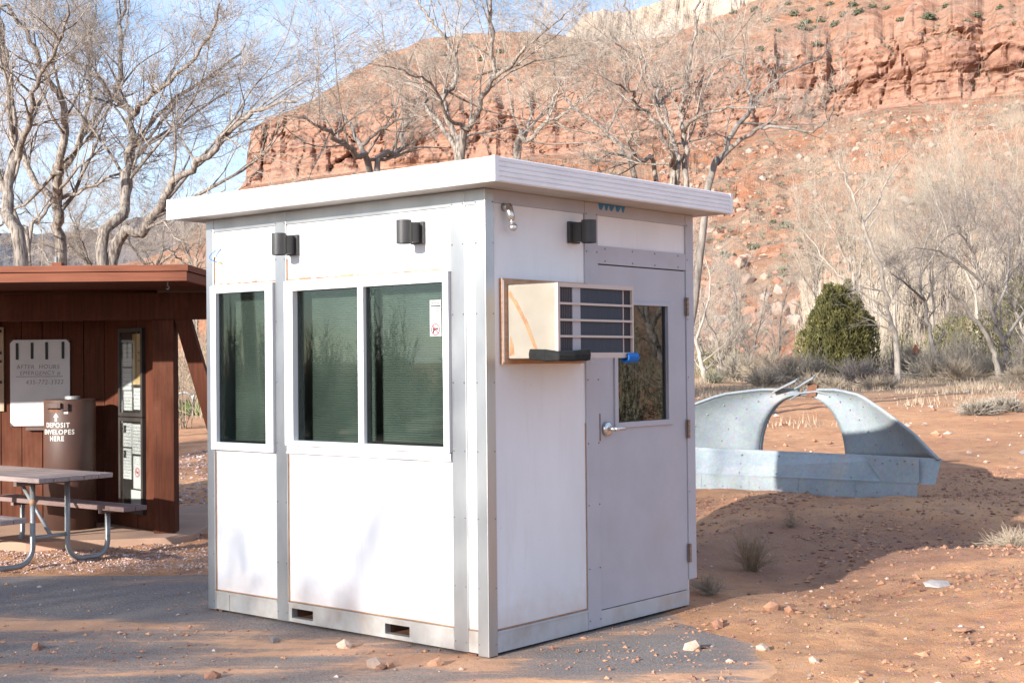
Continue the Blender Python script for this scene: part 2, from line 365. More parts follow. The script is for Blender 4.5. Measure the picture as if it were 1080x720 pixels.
# ------------------------------------------------------------------ stones and gravel
def stone_geo(mb, c, r, sd, mi=0, flat=.7, j=.2):
    q = random.Random(sd); t = (1 + 5 ** .5) / 2
    ico = [(-1,t,0),(1,t,0),(-1,-t,0),(1,-t,0),(0,-1,t),(0,1,t),(0,-1,-t),(0,1,-t),(t,0,-1),(t,0,1),(-t,0,-1),(-t,0,1)]
    fc = [(0,11,5),(0,5,1),(0,1,7),(0,7,10),(0,10,11),(1,5,9),(5,11,4),(11,10,2),(10,7,6),(7,1,8),(3,9,4),(3,4,2),(3,2,6),(3,6,8),(3,8,9),(4,9,5),(2,4,11),(6,2,10),(8,6,7),(9,8,1)]
    sx, sy, sz = q.uniform(.75,1.3), q.uniform(.65,1.1), flat * q.uniform(.8,1.2); rz = q.uniform(0, 6.28)
    rot = Matrix.Rotation(rz, 3, 'Z') @ Matrix.Rotation(q.uniform(-.5,.5), 3, 'X')
    vs = []
    for p in ico:
        k = q.uniform(.72, 1.12) * r / 1.9
        vs.append(Vector(c) + rot @ Vector((p[0]*sx*k, p[1]*sy*k, p[2]*sz*k)))
    mb.add(vs, fc, mi)
def stone_mat(name, a, b):
    return surf(name, a, b, .9, scale=12, bump=.5, bscale=70, bdist=.01)
ST = [stone_mat('pale_sandstone', (.48,.36,.29), (.4,.28,.21)), stone_mat('orange_sandstone', (.42,.23,.14), (.35,.18,.11)),
      stone_mat('grey_stone', (.27,.23,.21), (.2,.17,.16)), stone_mat('white_stone', (.50,.44,.40), (.42,.36,.32)), stone_mat('brown_stone', (.27,.14,.09), (.2,.1,.07))]
def inhut(x, y):
    dx, dy = x + .1385, y - 7.4281; yw = .7025
    u = -dx * math.cos(yw) + dy * math.sin(yw); ww = dx * math.sin(yw) + dy * math.cos(yw)
    return -.02 < u < 2.45 and -.02 < ww < 2.1
def scatter(name, n, area, r0, r1, label, sd, mats=ST, wts=(3,4,3,1,5), dens=None):
    mb = MB(); q = random.Random(sd); k = 0
    oct_f = [(0,2,4),(2,1,4),(1,3,4),(3,0,4),(2,0,5),(1,2,5),(3,1,5),(0,3,5)]
    while k < n:
        x, y = q.uniform(area[0], area[1]), q.uniform(area[2], area[3])
        if dens and q.random() > dens(x, y): continue
        r = r0 * (r1 / r0) ** (q.random() ** 2.2)
        mi = q.choices(range(len(mats)), wts)[0]; z = g(x, y) + (.004 if paved(x, y) > .5 else 0) + r * .2
        ang = q.uniform(0, 6.28); ca, sa = math.cos(ang), math.sin(ang); e1, e2, e3 = r*q.uniform(.8,1.3), r*q.uniform(.6,1), r*q.uniform(.4,.8)
        j = lambda: q.uniform(-.25,.25) * r
        mb.add([(x+ca*e1+j(),y+sa*e1+j(),z+j()),(x-ca*e1+j(),y-sa*e1+j(),z+j()),(x-sa*e2+j(),y+ca*e2+j(),z+j()),(x+sa*e2+j(),y-ca*e2+j(),z+j()),(x+j(),y+j(),z+e3),(x,y,z-e3)], oct_f, mi); k += 1
    return tag(mb.build(name, mats), label, None, None, 'stuff')
scatter('pebbles', 6500, (-4.5, 5.5, 6.2, 15), .003, .020, 'small loose pebbles strewn over sand, asphalt and soil', 3,
        dens=lambda x, y: 0 if inhut(x, y) else (.35 if paved(x, y) > .5 else 1.0))
SOIL = [stone_mat('soil_clod', (.44,.235,.14), (.34,.175,.105)), stone_mat('dark_soil_clod', (.27,.14,.095), (.21,.11,.075))]
scatter('soil_clods', 7000, (1.0, 6.0, 6.6, 16.5), .006, .034, 'crumbs and clods of red soil on the bare ground', 21, SOIL, (3,2), lambda x, y: (0 if inhut(x, y) else .04 + .96 * (1 - paved(x, y))) * max(0, .45 + 1.3 * nz2(x, y, .9, 41)))
scatter('sand_crumbs', 600, (-3.2, 1.2, 6.5, 9.2), .005, .02, 'crumbs of red sand scattered over the asphalt in front of the booth', 22, SOIL, (3,2), lambda x, y: 0 if inhut(x, y) else max(0, .2 + 1.5 * nz2(x * .5, y * 2, .9, 43)))
scatter('field_stones', 420, (2.0, 13, 15, 36), .015, .10, 'scattered pale stones over the red soil beyond the steel culvert', 5, wts=(5,4,1,4,2))
GR = [stone_mat('pink_gravel', (.50,.35,.31), (.4,.27,.24)), stone_mat('white_gravel', (.62,.52,.48), (.5,.42,.4)), stone_mat('mauve_gravel', (.35,.24,.22), (.28,.19,.18))]
scatter('gravel', 5200, (-5.2, -1.3, 10.75, 12.3), .007, .017, 'pinkish crushed gravel between the asphalt and the concrete pad', 8, GR, (4,2,3), lambda x, y: .25 + .75 * ss(10.7, 11.1, y) * ss(12.6, 11.6, y))
scatter('drive_gravel', 5200, (-5.2, -1.5, 12.4, 26), .012, .04, 'gravel drive running back beside the brown station', 9, GR, (4,3,3))
for (px, py, r, mi, lab) in (
    (727, 684, .055, 0, 'pale pointed stone with orange base on asphalt before the door'),
    (800, 684, .045, 0, 'cream stone on the asphalt patch, right of the pointed one'),
    (855, 697, .035, 0, 'small flat cream stone on sand at the asphalt edge'),
    (754, 660, .055, 4, 'brown rounded stone by the front corner of the door wall'),
    (812, 642, .07, 1, 'orange rock half buried in the sand by the shaded hollow'),
    (829, 645, .05, 1, 'lesser orange rock beside the half buried orange rock'),
    (984, 617, .10, 3, 'flat whitish slab on the sunlit bank'),
    (1010, 664, .075, 1, 'flat tan slab low on the bank toward the frame edge'),
    (361, 682, .055, 0, 'upright pale stone on the sand below the window wall'),
    (288, 676, .045, 2, 'dark grey stone on the sand left of the upright pale stone'),
    (392, 703, .055, 0, 'long cream stone with others beside it at the bottom'),
    (399, 705, .04, 4, 'brown stone touching the long cream stone'),
    (408, 703, .035, 1, 'tilted orange chip right of the long cream stone'),
    (456, 700, .045, 1, 'square orange stone below the front corner post'),
    (222, 714, .05, 4, 'brown clod among sandy crumbs at bottom left'),
    (37, 684, .05, 4, 'brown stone alone on the left asphalt'),
    (413, 670, .04, 3, 'white stone at the foot of the second fork slot'),
    (766, 698, .025, 0, 'tiny cream stone on asphalt below the pointed stone')):
    gx, gy = (px - 540) / F, 1
    t_ = H / ((py - hz(px)) / F); x, y = gx * t_, t_
    z = g(x, y); t_ = (H - z) / ((py - hz(px)) / F); x, y = gx * t_, t_
    mb = MB(); stone_geo(mb, (0, 0, 0), r, px, 0, .22 if 'slab' in lab else .7); o = mb.build('stone', ST[mi]); o.location = (x, y, g(x, y) + r * (.1 if 'slab' in lab else .22))
    tag(o, lab, 'stone', 'loose stones on the ground')

# ------------------------------------------------------------------ guard booth
YAW = .7025
HUT = empty('guard_booth', (-.1385, 7.4281, 0), math.pi / 2 - YAW,
            'white metal guard booth with flat ribbed-edge roof, dark windows and grey door', 'booth')
LY, WX, ZR = 2.40, 2.0345, 2.49     # left face length (local y), right face length (local x), underside of roof
def hut(name, mb, mats, parent=None, bevel=0, smooth=False): return mb.build(name, mats, parent or HUT, bevel, smooth)
def screws_left(mb, y, zs, x=-.001):
    for z in zs: mb.tube([(x + .002, y, z), (x - .003, y, z)], .005, 6, 1)
def screws_right(mb, x, zs, y=-.001):
    for z in zs: mb.tube([(x, y + .002, z), (x, y - .003, z)], .005, 6, 1)
ZS = [.05, .35, .72, 1.08, 1.45, 1.82, 2.2, 2.42]
# corner post (angle profile)
mb = MB(); mb.prism([(0,0,-.012),(0,.077,-.012),(.03,.077,-.012),(.03,.03,-.012),(.074,.03,-.012),(.074,0,-.012)], (0,0,ZR+.012)); mb.f = [q[::-1] for q in mb.f]
screws_left(mb, .066, ZS); screws_right(mb, .062, ZS); hut('corner_post', mb, [M['post'], M['screw']], bevel=.003)
mb = MB(); mb.box(.002,.04,.15,.254,-.002,ZR); screws_left(mb,.162,ZS,.001); screws_left(mb,.242,ZS,.001); hut('wall_post', mb, [M['post'], M['screw']], bevel=.002)
mb = MB(); mb.box(.002,.04,1.62,1.724,-.002,ZR); screws_left(mb,1.632,ZS,.001); screws_left(mb,1.712,ZS,.001); hut('wall_post', mb, [M['post'], M['screw']], bevel=.002)
mb = MB(); mb.box(0,.06,2.327,LY,-.004,ZR); screws_left(mb,2.338,ZS); hut('corner_post', mb, [M['post'], M['screw']], bevel=.003)
mb = MB(); mb.box(.883,1.008,.001,.04,.0,ZR); screws_right(mb,.895,ZS); screws_right(mb,.996,ZS); hut('door_post', mb, [M['grey'], M['screw']], bevel=.002)
mb = MB(); mb.box(1.948,WX,0,.06,.16,ZR); screws_right(mb,1.96,ZS[1:]); hut('corner_post', mb, [M['grey'], M['screw']], bevel=.003)
# wall panels
def lpanel(y0, y1, z0, z1): 
    mb = MB(); mb.box(.014,.055,y0,y1,z0,z1); hut('wall_panel', mb, M['panel'])
def rpanel(x0, x1, z0, z1):
    mb = MB(); mb.box(x0,x1,.012,.055,z0,z1); hut('wall_panel', mb, M['panel'])
lpanel(.0775,.1495,.118,2.408)
lpanel(.2545,1.6195,.118,1.02); lpanel(.2545,1.6195,2.062,2.408)
lpanel(1.7245,2.3265,.118,1.015); lpanel(1.7245,2.3265,2.064,2.408)
rpanel(.0745,.8825,.118,2.418); rpanel(1.0085,1.9475,2.24,2.418)
mb = MB(); mb.box(.06,WX-.01,LY-.05,LY,.0,ZR); hut('wall_panel', mb, M['panel'])
mb = MB(); mb.box(WX-.05,WX,.06,LY-.051,.0,ZR); hut('wall_panel', mb, M['panel'])
# interior floor and lining
mb = MB(); mb.box(.06,WX-.055,.06,LY-.055,.118,.15); hut('floor_deck', mb, M['interior'])
# caulk lines round the panels
mb = MB()
for y0, y1, z0, z1 in ((2.3215,2.3268,.12,1.0),(2.3205,2.3268,2.08,2.25),(1.6145,1.6197,.12,1.01),(1.614,1.6197,2.07,2.2)):
    mb.box(.010,.0135,y0,y1,z0,z1)
for y0, y1, z in ((.256,1.615,2.068),(1.726,2.318,2.069)):
    n = 26
    for i in range(n):
        ya, yb = y0 + (y1-y0)*i/n, y0 + (y1-y0)*(i+1)/n; tk = .004 + .012 * max(0, noise.noise(Vector((i*.6, z, y0*5)))+.15)
        mb.box(.0095,.0135,ya,yb,z,z+tk)
for y0, y1, z in ((.256,1.615,.1185),(1.726,2.318,.1185),(.08,.148,.1185)): mb.box(.011,.0135,y0,y1,z,z+.006)
mb.box(.0755,.881,.0085,.0118,.1185,.1255); mb.box(.877,.8815,.0085,.0118,.126,1.2)
hut('caulk_line', mb, M['caulk'])
# base rail, left face, with two fork slots
mb = MB(); x0, x1 = .006, .05
for y0, y1 in ((.0775,.1495),(.2545,.596),(.791,1.403),(1.593,1.6195),(1.7245,2.3265)): mb.box(x0,x1,y0,y1,.0,.1165)
for y0, y1 in ((.596,.791),(1.403,1.593)): mb.box(x0,x1,y0,y1,.0,.024); mb.box(x0,x1,y0,y1,.082,.1165)
for y0, y1 in ((.2545,1.6195),(1.7245,2.3265)): mb.box(.001,.006,y0,y1,.104,.1165)
mb.box(.002,.006,2.19,2.194,.0,.1)
hut('base_rail', mb, M['rail'])
for y0, y1 in ((.596,.791),(1.403,1.593)):
    mb = MB(); mb.box(.05,1.9,y0-.01,y0-.002,.01,.1); mb.box(.05,1.9,y1+.002,y1+.01,.01,.1); mb.box(1.9,1.91,y0-.01,y1+.01,.01,.1); mb.box(.05,1.9,y0,y1,.085,.095); mb.box(.05,1.9,y0,y1,.012,.02)
    hut('fork_slot', mb, M['rust'])
mb = MB(); mb.box(.0745,.8825,.006,.05,.0,.1165); mb.box(.0745,.8825,.001,.006,.104,.1165); hut('base_rail', mb, M['railgrey'])
mb = MB(); mb.box(1.0085,1.9475,.006,.06,.0,.094); hut('threshold', mb, M['railgrey'])
mb = MB(); mb.box(.012,.05,2.33,2.40,-.05,-.006); mb.box(.0,.09,2.26,2.29,-.06,-.002); mb.box(.03,.035,2.29,2.33,-.05,-.008); hut('foot', mb, M['rust'])
mb = MB(); mb.box(-.005,.03,.085,.15,-.02,-.004); hut('foot', mb, M['rust'])
# top rails under the roof
mb = MB()
for y0, y1 in ((.0775,.1495),(.2545,1.6195),(1.7245,2.3265)): mb.box(.004,.05,y0,y1,2.409,ZR)
hut('top_rail', mb, M['post'])
mb = MB(); mb.box(.0745,.8825,.004,.05,2.419,ZR); mb.box(1.0085,1.9475,.004,.05,2.419,ZR); hut('top_rail', mb, M['grey'])
mb = MB(); mb.box(1.0085,1.9475,.003,.05,2.134,2.2395)
for x in (1.08, 1.36, 1.6, 1.86): screws_right(mb, x, (2.15, 2.222), .003)
hut('door_header', mb, [M['grey'], M['screw']])
# roof
RX0, RX1, RY0, RY1 = -.2027, WX+.08, -.2497, LY+.1336
roof = MB(); roof.box(RX0+.02, RX1-.02, RY0+.02, RY1-.02, 2.492, 2.60); ro = hut('roof', roof, M['soffit'])
mb = MB(); z0, z1 = 2.488, 2.6163
pts = []; n = 5; hh = (z1 - z0) / n
for i in range(n):
    zz = z0 + i * hh; pts += [(0, zz + .001), (.006, zz + .005), (.006, zz + hh - .005), (0, zz + hh - .001)]
loop = [(.0, z0)] + pts + [(0, z1), (-.018, z1), (-.018, z0)]
def ring(mb, loop):
    cs = [(RX0, RY0, -1, -1), (RX1, RY0, 1, -1), (RX1, RY1, 1, 1), (RX0, RY1, -1, 1)]; m = len(loop); vs = []
    for cx, cy, sx, sy in cs: vs += [(cx + sx * (o - .006), cy + sy * (o - .006), z) for o, z in loop]
    fs = [(k*m+i, ((k+1)%4)*m+i, ((k+1)%4)*m+(i+1)%m, k*m+(i+1)%m) for k in range(4) for i in range(m)]
    mb.add(vs, fs)
ring(mb, loop); fa = hut('fascia', mb, M['fascia'], ro)
for q_ in ((RX0-.002,RX0+.03,RY0-.002,RY0+.03),(RX0-.002,RX0+.03,RY1-.03,RY1+.002),(RX1-.03,RX1+.002,RY0-.002,RY0+.03)):
    mb = MB(); mb.box(*q_,z0-.001,z1+.002); hut('trim_cap', mb, M['fascia'], ro)
mb = MB()
for i, (xx, wd) in enumerate(((1.03,.05),(1.09,.035),(1.135,.05),(1.2,.05),(1.26,.03))):
    mb.prism([(xx,.0035,2.456),(xx+wd*.4,.0035,2.452),(xx+wd,.0035,2.49),(xx-.01,.0035,2.49)], (0,-.0015,0))
hut('blue_lettering', mb, M['blue'])
# windows
def window(y0, y1, z0, z1, panes, sill):
    fr = MB(); d0, d1 = -.020, .052; b = .05
    gl = panes
    fr.box(d0,d1,y0,gl[0][0],z0,z1); fr.box(d0,d1,gl[-1][1],y1,z0,z1)
    fr.box(d0,d1,gl[0][0],gl[-1][1],z0,gl[0][2]); fr.box(d0,d1,gl[0][0],gl[-1][1],gl[0][3],z1)
    for p, q in zip(gl[:-1], gl[1:]): fr.box(d0+.002,d1,p[1],q[0],p[2],p[3])
    fo = hut('window', fr, M['frame'], bevel=.003)
    if sill:
        mb = MB(); mb.box(-.006,.0135,y0+.004,y1-.004,z0-.038,z0-.003); mb.box(-.010,.0135,y0,y1,z0-.046,z0-.039); hut('sill', mb, M['frame'], fo)
    for k, (p0, p1, q0, q1) in enumerate(gl):
        mb = MB(); xo = .008 + .014 * (k % 2); mb.box(xo,xo+.005,p0,p1,q0,q1); hut('pane', mb, M['glass'], fo)
        mb = MB()
        for s_y0, s_y1, s_z0, s_z1 in ((p0,p0+.012,q0,q1),(p1-.012,p1,q0,q1)): mb.box(xo+.0055,xo+.03,s_y0,s_y1,s_z0,s_z1)
        mb.box(xo+.0055,xo+.03,p0+.012,p1-.012,q1-.012,q1); mb.box(xo+.0055,xo+.03,p0+.012,p1-.012,q0,q0+.012)
        hut('gasket', mb, M['casedark'], fo)
        mb = MB(); n = int((q1 - q0 + .02) / .0135); vs = []; 
        ba, bb = p0 + .0, p1 - .012
        for i in range(n * 2 + 1):
            z = q1 - .02 - i * .00675; x = .122 + (.0 if i % 2 else .009); vs += [(x, ba, z), (x, bb, z)]
        mb.add(vs, [(2*i, 2*i+1, 2*i+3, 2*i+2) for i in range(n*2)]); mb.box(.115,.137,ba,bb,q1-.022,q1+.005)
        bl = hut('blind', mb, M['blind'], fo); so_ = bl.modifiers.new('thick','SOLIDIFY'); so_.thickness = .0012
    return fo
win1 = window(1.726, 2.338, 1.018, 2.062, [(1.797,2.281,1.067,2.013)], False)
win2 = window(.256, 1.618, 1.066, 2.060, [(.300,.927,1.098,2.000),(.974,1.54,1.072,2.000)], True)
# warning sticker
mb = MB(); sx = .0072; mb.box(sx-.001,sx,.332,.418,1.705,1.905)
mb.box(sx-.0018,sx-.001,.338,.412,1.868,1.874,1)
for i in range(9): mb.box(sx-.0018,sx-.001,.344,.404-.01*(i%3),1.862-.0085*i-.004,1.862-.0085*i,2)
cy, cz, rr = .375, 1.742, .033
ringp = [(math.cos(2*math.pi*k/28), math.sin(2*math.pi*k/28)) for k in range(28)]
for k in range(28):
    a0, a1 = ringp[k], ringp[(k+1)%28]
    mb.prism([(sx-.001,cy+a0[0]*rr,cz+a0[1]*rr),(sx-.001,cy+a1[0]*rr,cz+a1[1]*rr),(sx-.001,cy+a1[0]*(rr-.0055),cz+a1[1]*(rr-.0055)),(sx-.001,cy+a0[0]*(rr-.0055),cz+a0[1]*(rr-.0055))], (-.0012,0,0), 3)
d7 = rr*.7; mb.prism([(sx-.001,cy+d7+.002,cz+d7-.002),(sx-.001,cy+d7-.002,cz+d7+.002),(sx-.001,cy-d7-.002,cz-d7+.002),(sx-.001,cy-d7+.002,cz-d7-.002)][::-1], (-.0013,0,0), 3)
gun = [(-.022,.009),(.02,.009),(.02,.0),(.004,0),(.002,-.006),(-.008,-.006),(-.012,-.02),(-.021,-.018),(-.017,.0),(-.022,.003)]
mb.prism([(sx-.001,cy-p[0],cz+p[1]) for p in gun], (-.0009,0,0), 1)
vs, fs = text_mesh('Warning', .017, extrude=.0004); mb.add([(sx-.0012,.378-p.x,1.888+p.y) for p in vs], fs, 1)
hut('warning_sticker', mb, [M['paper'],M['ink'],M['greyink'],M['redink']], win2)
# door
door = MB(); x0, x1, z0, z1 = 1.0135, 1.9425, .0995, 2.1265; yy0, yy1 = .008, .05
gx0, gx1, gz0, gz1 = 1.19, 1.735, 1.187, 1.90
door.box(x0,gx0,yy0,yy1,z0,z1); door.box(gx1,x1,yy0,yy1,z0,z1); door.box(gx0,gx1,yy0,yy1,z0,gz0); door.box(gx0,gx1,yy0,yy1,gz1,z1)
do = hut('door', door, M['grey'])
mb = MB(); mb.box(1.0085,1.0132,.02,.05,.095,2.133); mb.box(1.943,1.9475,.02,.05,.095,2.133); mb.box(1.0085,1.9475,.03,.05,2.1275,2.1338); mb.box(1.0085,1.9475,.03,.05,.0945,.0985); hut('door_gap', mb, M['dark'])
mb = MB(); t = .03
mb.box(gx0-t,gx0+.003,-.004,.007,gz0-t,gz1+t*.6); mb.box(gx1-.003,gx1+t*1.6,-.004,.007,gz0-t,gz1+t*.6); mb.box(gx0+.003,gx1-.003,-.004,.007,gz0-t,gz0+.003); mb.box(gx0+.003,gx1-.003,-.004,.007,gz1-.003,gz1+t*.6)
hut('glazing_trim', mb, M['grey'], do, bevel=.002)
mb = MB(); mb.box(gx0,gx1,.022,.028,gz0,gz1); hut('pane', mb, M['doorglass'], do)
mb = MB(); mb.box(gx0-.02,gx1+.02,.056,.06,gz0-.02,gz1+.02); hut('painted_dark_interior', mb, M['dark'], do)  # black sheet added behind the glass, standing in for the unlit interior
mb = MB(); mb.tube([(1.078,.008,1.158),(1.078,-.010,1.158),(1.078,-.018,1.158)], [.043,.042,.03], 24); mb.tube([(1.078,-.015,1.158),(1.078,-.062,1.158)], .012, 12)
mb.tube([(1.078,-.060,1.158),(1.10,-.066,1.158),(1.17,-.062,1.157),(1.185,-.058,1.156)], [.014,.012,.010,.008], 12); hut('handle', mb, M['chrome'], do, smooth=True)
mb = MB(); mb.box(1.0045,1.0125,-.003,.002,1.09,1.25); hut('latch_plate', mb, M['hinge'], do)
for z in (.33, 1.12, 1.9):
    mb = MB()
    for i in range(4): mb.tube([(1.945,-.010,z-.058+i*.03),(1.945,-.010,z-.031+i*.03)], .009, 10)
    mb.box(1.93,1.9445,-.004,.001,z-.058,z+.06); hut('hinge', mb, M['hinge'], do)
# wall lamps: mounting box and upright cylinder
def lamp(c, axis, out):
    """c: centre on wall (local), axis: along-wall unit vector, out: outward unit vector"""
    c, axis, out = Vector(c), Vector(axis), Vector(out); z = Vector((0,0,1))
    mb = MB(); mb.M = Matrix((( *axis[:], 0),( *out[:], 0),(0,0,1,0),(0,0,0,1))).transposed().to_4x4()
    mb.M = Matrix(((axis.x,out.x,0,c.x),(axis.y,out.y,0,c.y),(0,0,1,c.z),(0,0,0,1)))
    mb.box(-.048,.048,.0,.022,-.062,.062); mb.box(-.026,.026,.022,.085,-.055,.055)
    lo = hut('wall_lamp', mb, M['black'], bevel=.002)
    mb2 = MB(); mb2.M = mb.M; pr = [(0,.122,-.065),(0,.122,.065)]
    mb2.tube(pr, .043, 28, caps=False); mb2.tube([(0,.122,-.065),(0,.122,.065)], .039, 28, caps=False); mb2.tube([(0,.122,-.03),(0,.122,.03)], .0385, 28)
    s = hut('shade', mb2, M['black'], lo, smooth=False)
    for p in s.data.polygons: p.use_smooth = len(p.vertices) == 4
    return lo
lamp((.013,1.553,2.279),(0,-1,0),(-1,0,0)); lamp((.013,.499,2.282),(0,-1,0),(-1,0,0)); lamp((.773,.011,2.3),(-1,0,0),(0,-1,0))
# sensor under the eave
mb = MB(); mb.tube([(.168,.012,2.40),(.168,-.03,2.398)], .022, 14); mb.tube([(.162,-.03,2.405),(.172,-.035,2.35),(.178,-.04,2.325)], [.020,.022,.016], 14); mb.tube([(.176,-.038,2.33),(.18,-.042,2.305)], .012, 12)
for i in range(7): 
    a0 = -math.pi/2 + math.pi*i/7
    mb.tube([(.181,-.043,2.29+.024*math.sin(a0)),(.181,-.043,2.29+.024*math.sin(a0+math.pi/7))], [max(.001,.024*math.cos(a0)), max(.001,.024*math.cos(a0+math.pi/7))], 14, caps=False)
hut('swivel_fixture', mb, M['chrome'], smooth=True)
# loose wire
mb = MB(); q = []
for i in range(15):
    t = i/14; q.append((-.004 - .025*math.sin(t*3.14), 2.265 + .062*math.sin(t*3.0), 2.30 - .085*t - .01*math.sin(t*3)))
mb.tube(q, .003, 6, 0); mb.tube([(.012,2.262,2.30),(-.02,2.27,2.26),(-.01,2.268,2.225)], .0025, 6, 0); mb.tube([q[-1], (-.006,2.24,2.21)], .005, 6, 1); hut('loose_wire', mb, [M['blue'], M['yellow']])
# air conditioner
mb = MB()
fx0, fx1, fz0, fz1 = .124, .85, 1.548, 2.012; ax0, ax1, az0, az1 = .168, .856, 1.576, 1.976
mb.box(fx0,ax0-.001,-.012,.0115,fz0,fz1); mb.box(ax0-.001,.8825,-.012,.0115,az1+.001,fz1); mb.box(ax0-.001,fx1,-.012,.0115,fz0,az0-.001)
mb.box(fx0+.004,fx0+.012,-.016,-.012,fz0+.01,fz1-.01,1); ac_fr = None
AC = hut('air_conditioner', mb, [M['ply'], M['greybar']])
mb = MB(); mb.box(ax0,ax1,-.340,.011,az0,az1); co_ = hut('casing', mb, M['cream'], AC, bevel=.006)
mb = MB()
q = [(ax0-.0015,-.01,1.93),(ax0-.0015,-.05,1.885),(ax0-.0015,-.12,1.78),(ax0-.0015,-.2,1.62)]
for p, r_ in zip(q[:-1], q[1:]): mb.prism([p,(p[0],p[1]-.022,p[2]+.012),(r_[0],r_[1]-.018,r_[2]+.006),r_], (.002,0,0))
mb.prism([(ax0-.0015,-.02,1.59),(ax0-.0015,-.055,1.6),(ax0-.0015,-.05,1.65),(ax0-.0015,-.028,1.70),(ax0-.0015,-.025,1.64)], (.002,0,0))
hut('foam_streak', mb, M['caulk'], AC)
mb = MB(); yb = -.3405
mb.box(ax0,ax0+.018,-.358,yb,az0,az1); mb.box(ax1-.012,ax1,-.358,yb,az0,az1); mb.box(ax0+.018,ax1-.012,-.358,yb,az1-.022,az1); mb.box(ax0+.018,ax1-.012,-.358,yb,az0,az0+.03)
for k in (1,2,3): z = az0+.03 + (az1-.022-az0-.03)*k/4; mb.box(ax0+.018,ax1-.012,-.357,-.347,z-.006,z+.006)
xv = ax0 + (ax1-ax0)*.88; mb.box(xv-.003,xv+.003,-.3465,yb,az0+.03,az1-.022)
gr_ = hut('grille', mb, M['bar'], AC)
xa, xb = ax0 + (ax1-ax0)*.205, ax0 + (ax1-ax0)*.305
mb = MB(); mb.box(xa,xb,-.3465,yb,az0+.03,az1-.022); hut('mullion', mb, M['greybar'], AC)
mb = MB(); n = 60
for i in range(n):
    x = xb + (xv-.004-xb)*i/n; mb.box(x,x+.004,-.3435,yb,az0+.03,az1-.022)
mb.box(xb,xv-.003,-.3418,yb-.0004,az0+.03,az1-.022); hut('condenser_fins', mb, M['fin'], AC)
for xs0, xs1 in ((ax0+.018, xa),(xv+.003,ax1-.012)):
    mb = MB(); mb.box(xs0,xs1,-.3416,yb-.0004,az0+.03,az1-.022)
    for i in range(8): x = xs0 + (xs1-xs0)*(i+.2)/8; mb.box(x,x+.003,-.344,-.3416,az0+.03,az1-.022)
    hut('louvre', mb, M['finp'], AC)
mb = MB(); sp = [(.145,-.19,1.598),(.140,-.30,1.592),(.148,-.372,1.588),(.25,-.385,1.588),(.40,-.378,1.594)]
prof = [(.018,.026),(.024,.0),(.010,-.030),(-.018,-.026),(-.022,.003),(-.013,.03)]
vs = []
for i, p in enumerate(sp):
    p = Vector(p); d = (Vector(sp[min(i+1,4)]) - Vector(sp[max(i-1,0)])).normalized(); nrm = Vector((d.y,-d.x,0)) * -1
    for a_, b_ in prof: vs.append(p + nrm * a_ + Vector((0,0,b_ * (1 + .12*math.sin(i*2.1)))))
m_ = len(prof); fs = [(i*m_+k, i*m_+(k+1)%m_, (i+1)*m_+(k+1)%m_, (i+1)*m_+k) for i in range(4) for k in range(m_)] + [tuple(range(m_))[::-1], tuple(range(4*m_,5*m_))]
mb.add(vs, fs); hut('foam_wrap', mb, M['foam'], AC, bevel=.006)
mb = MB(); out, inn = .031, .018; vs = []; K = 14
for x in (.775,.872):
    for k in range(K+1):
        a_ = R(125) + R(300) * k / K - R(0); vs += [(x, -.352 + out*math.cos(a_)*1.0, 1.578 + out*math.sin(a_)), (x, -.352 + inn*math.cos(a_), 1.578 + inn*math.sin(a_))]
o2 = 2*(K+1); fs = []
for k in range(K):
    a_ = 2*k; fs += [(a_,a_+2,o2+a_+2,o2+a_),(a_+1,o2+a_+1,o2+a_+3,a_+3),(a_,a_+1,a_+3,a_+2),(o2+a_,o2+a_+2,o2+a_+3,o2+a_+1)]
fs += [(0,o2,o2+1,1),(2*K,2*K+1,o2+2*K+1,o2+2*K)]
mb.add(vs, fs); hut('foam_tube', mb, M['bluefoam'], AC)
mb = MB(); mb.box(.92,.955,-.0012,.0006,1.545,1.566); hut('small_tag', mb, M['paper'])

# ------------------------------------------------------------------ brown fee station
def S(x, y, z=0): return Vector((x, y, z))
KZ = .05
ST0 = empty('fee_station', (-4.5, 12.9, 0), 0, 'open-fronted brown wooden fee station with flat overhanging roof and raking corner strut', 'shelter')
def kio(name, mb, mats, parent=None, bevel=0, smooth=False):
    o = mb.build(name, mats, parent or ST0, bevel, smooth)
    if not parent: o.location = (4.5, -12.9, 0)
    return o
def plank_wall(mb, p0, p1, z0, z1, thick, pitch_=.2, side=1):
    """boards side by side from p0 to p1 (2d), standing between z0 and z1"""
    p0, p1 = Vector(p0), Vector(p1); d = (p1 - p0); Ln = d.length; d.normalize(); nr = Vector((d.y, -d.x)) * side
    n = max(1, round(Ln / pitch_)); w_ = Ln / n
    for i in range(n):
        a_ = p0 + d * (i * w_ + .004); b_ = p0 + d * ((i + 1) * w_ - .004)
        off = nr * .002 * (i % 2)
        mb.prism([(*(a_ + off), z0), (*(b_ + off), z0), (*(b_ - nr*thick), z0), (*(a_ - nr*thick), z0)][::1], (0, 0, z1 - z0))
    a_ = p0 - nr * (thick * .4); b_ = p1 - nr * (thick * .4)
    mb.prism([(*a_, z0), (*b_, z0), (*(b_ - nr*thick*.5), z0), (*(a_ - nr*thick*.5), z0)], (0, 0, z1 - z0 - .001))
BW0, BW1 = (-8.2, 13.62), (-3.93, 13.42)      # rear wall line, then the wing wall toward the post
WW1 = (-3.26, 12.66)
mb = MB(); plank_wall(mb, BW0, BW1, KZ, 2.3, .04); kio('rear_wall', mb, M['brown'])
mb = MB(); plank_wall(mb, BW1, WW1, KZ, 2.3, .04, .3); kio('wing_wall', mb, M['brown'])
mb = MB(); mb.box(-3.235,-3.045,12.52,12.70,KZ,1.968); kio('post', mb, M['brown'], bevel=.006)
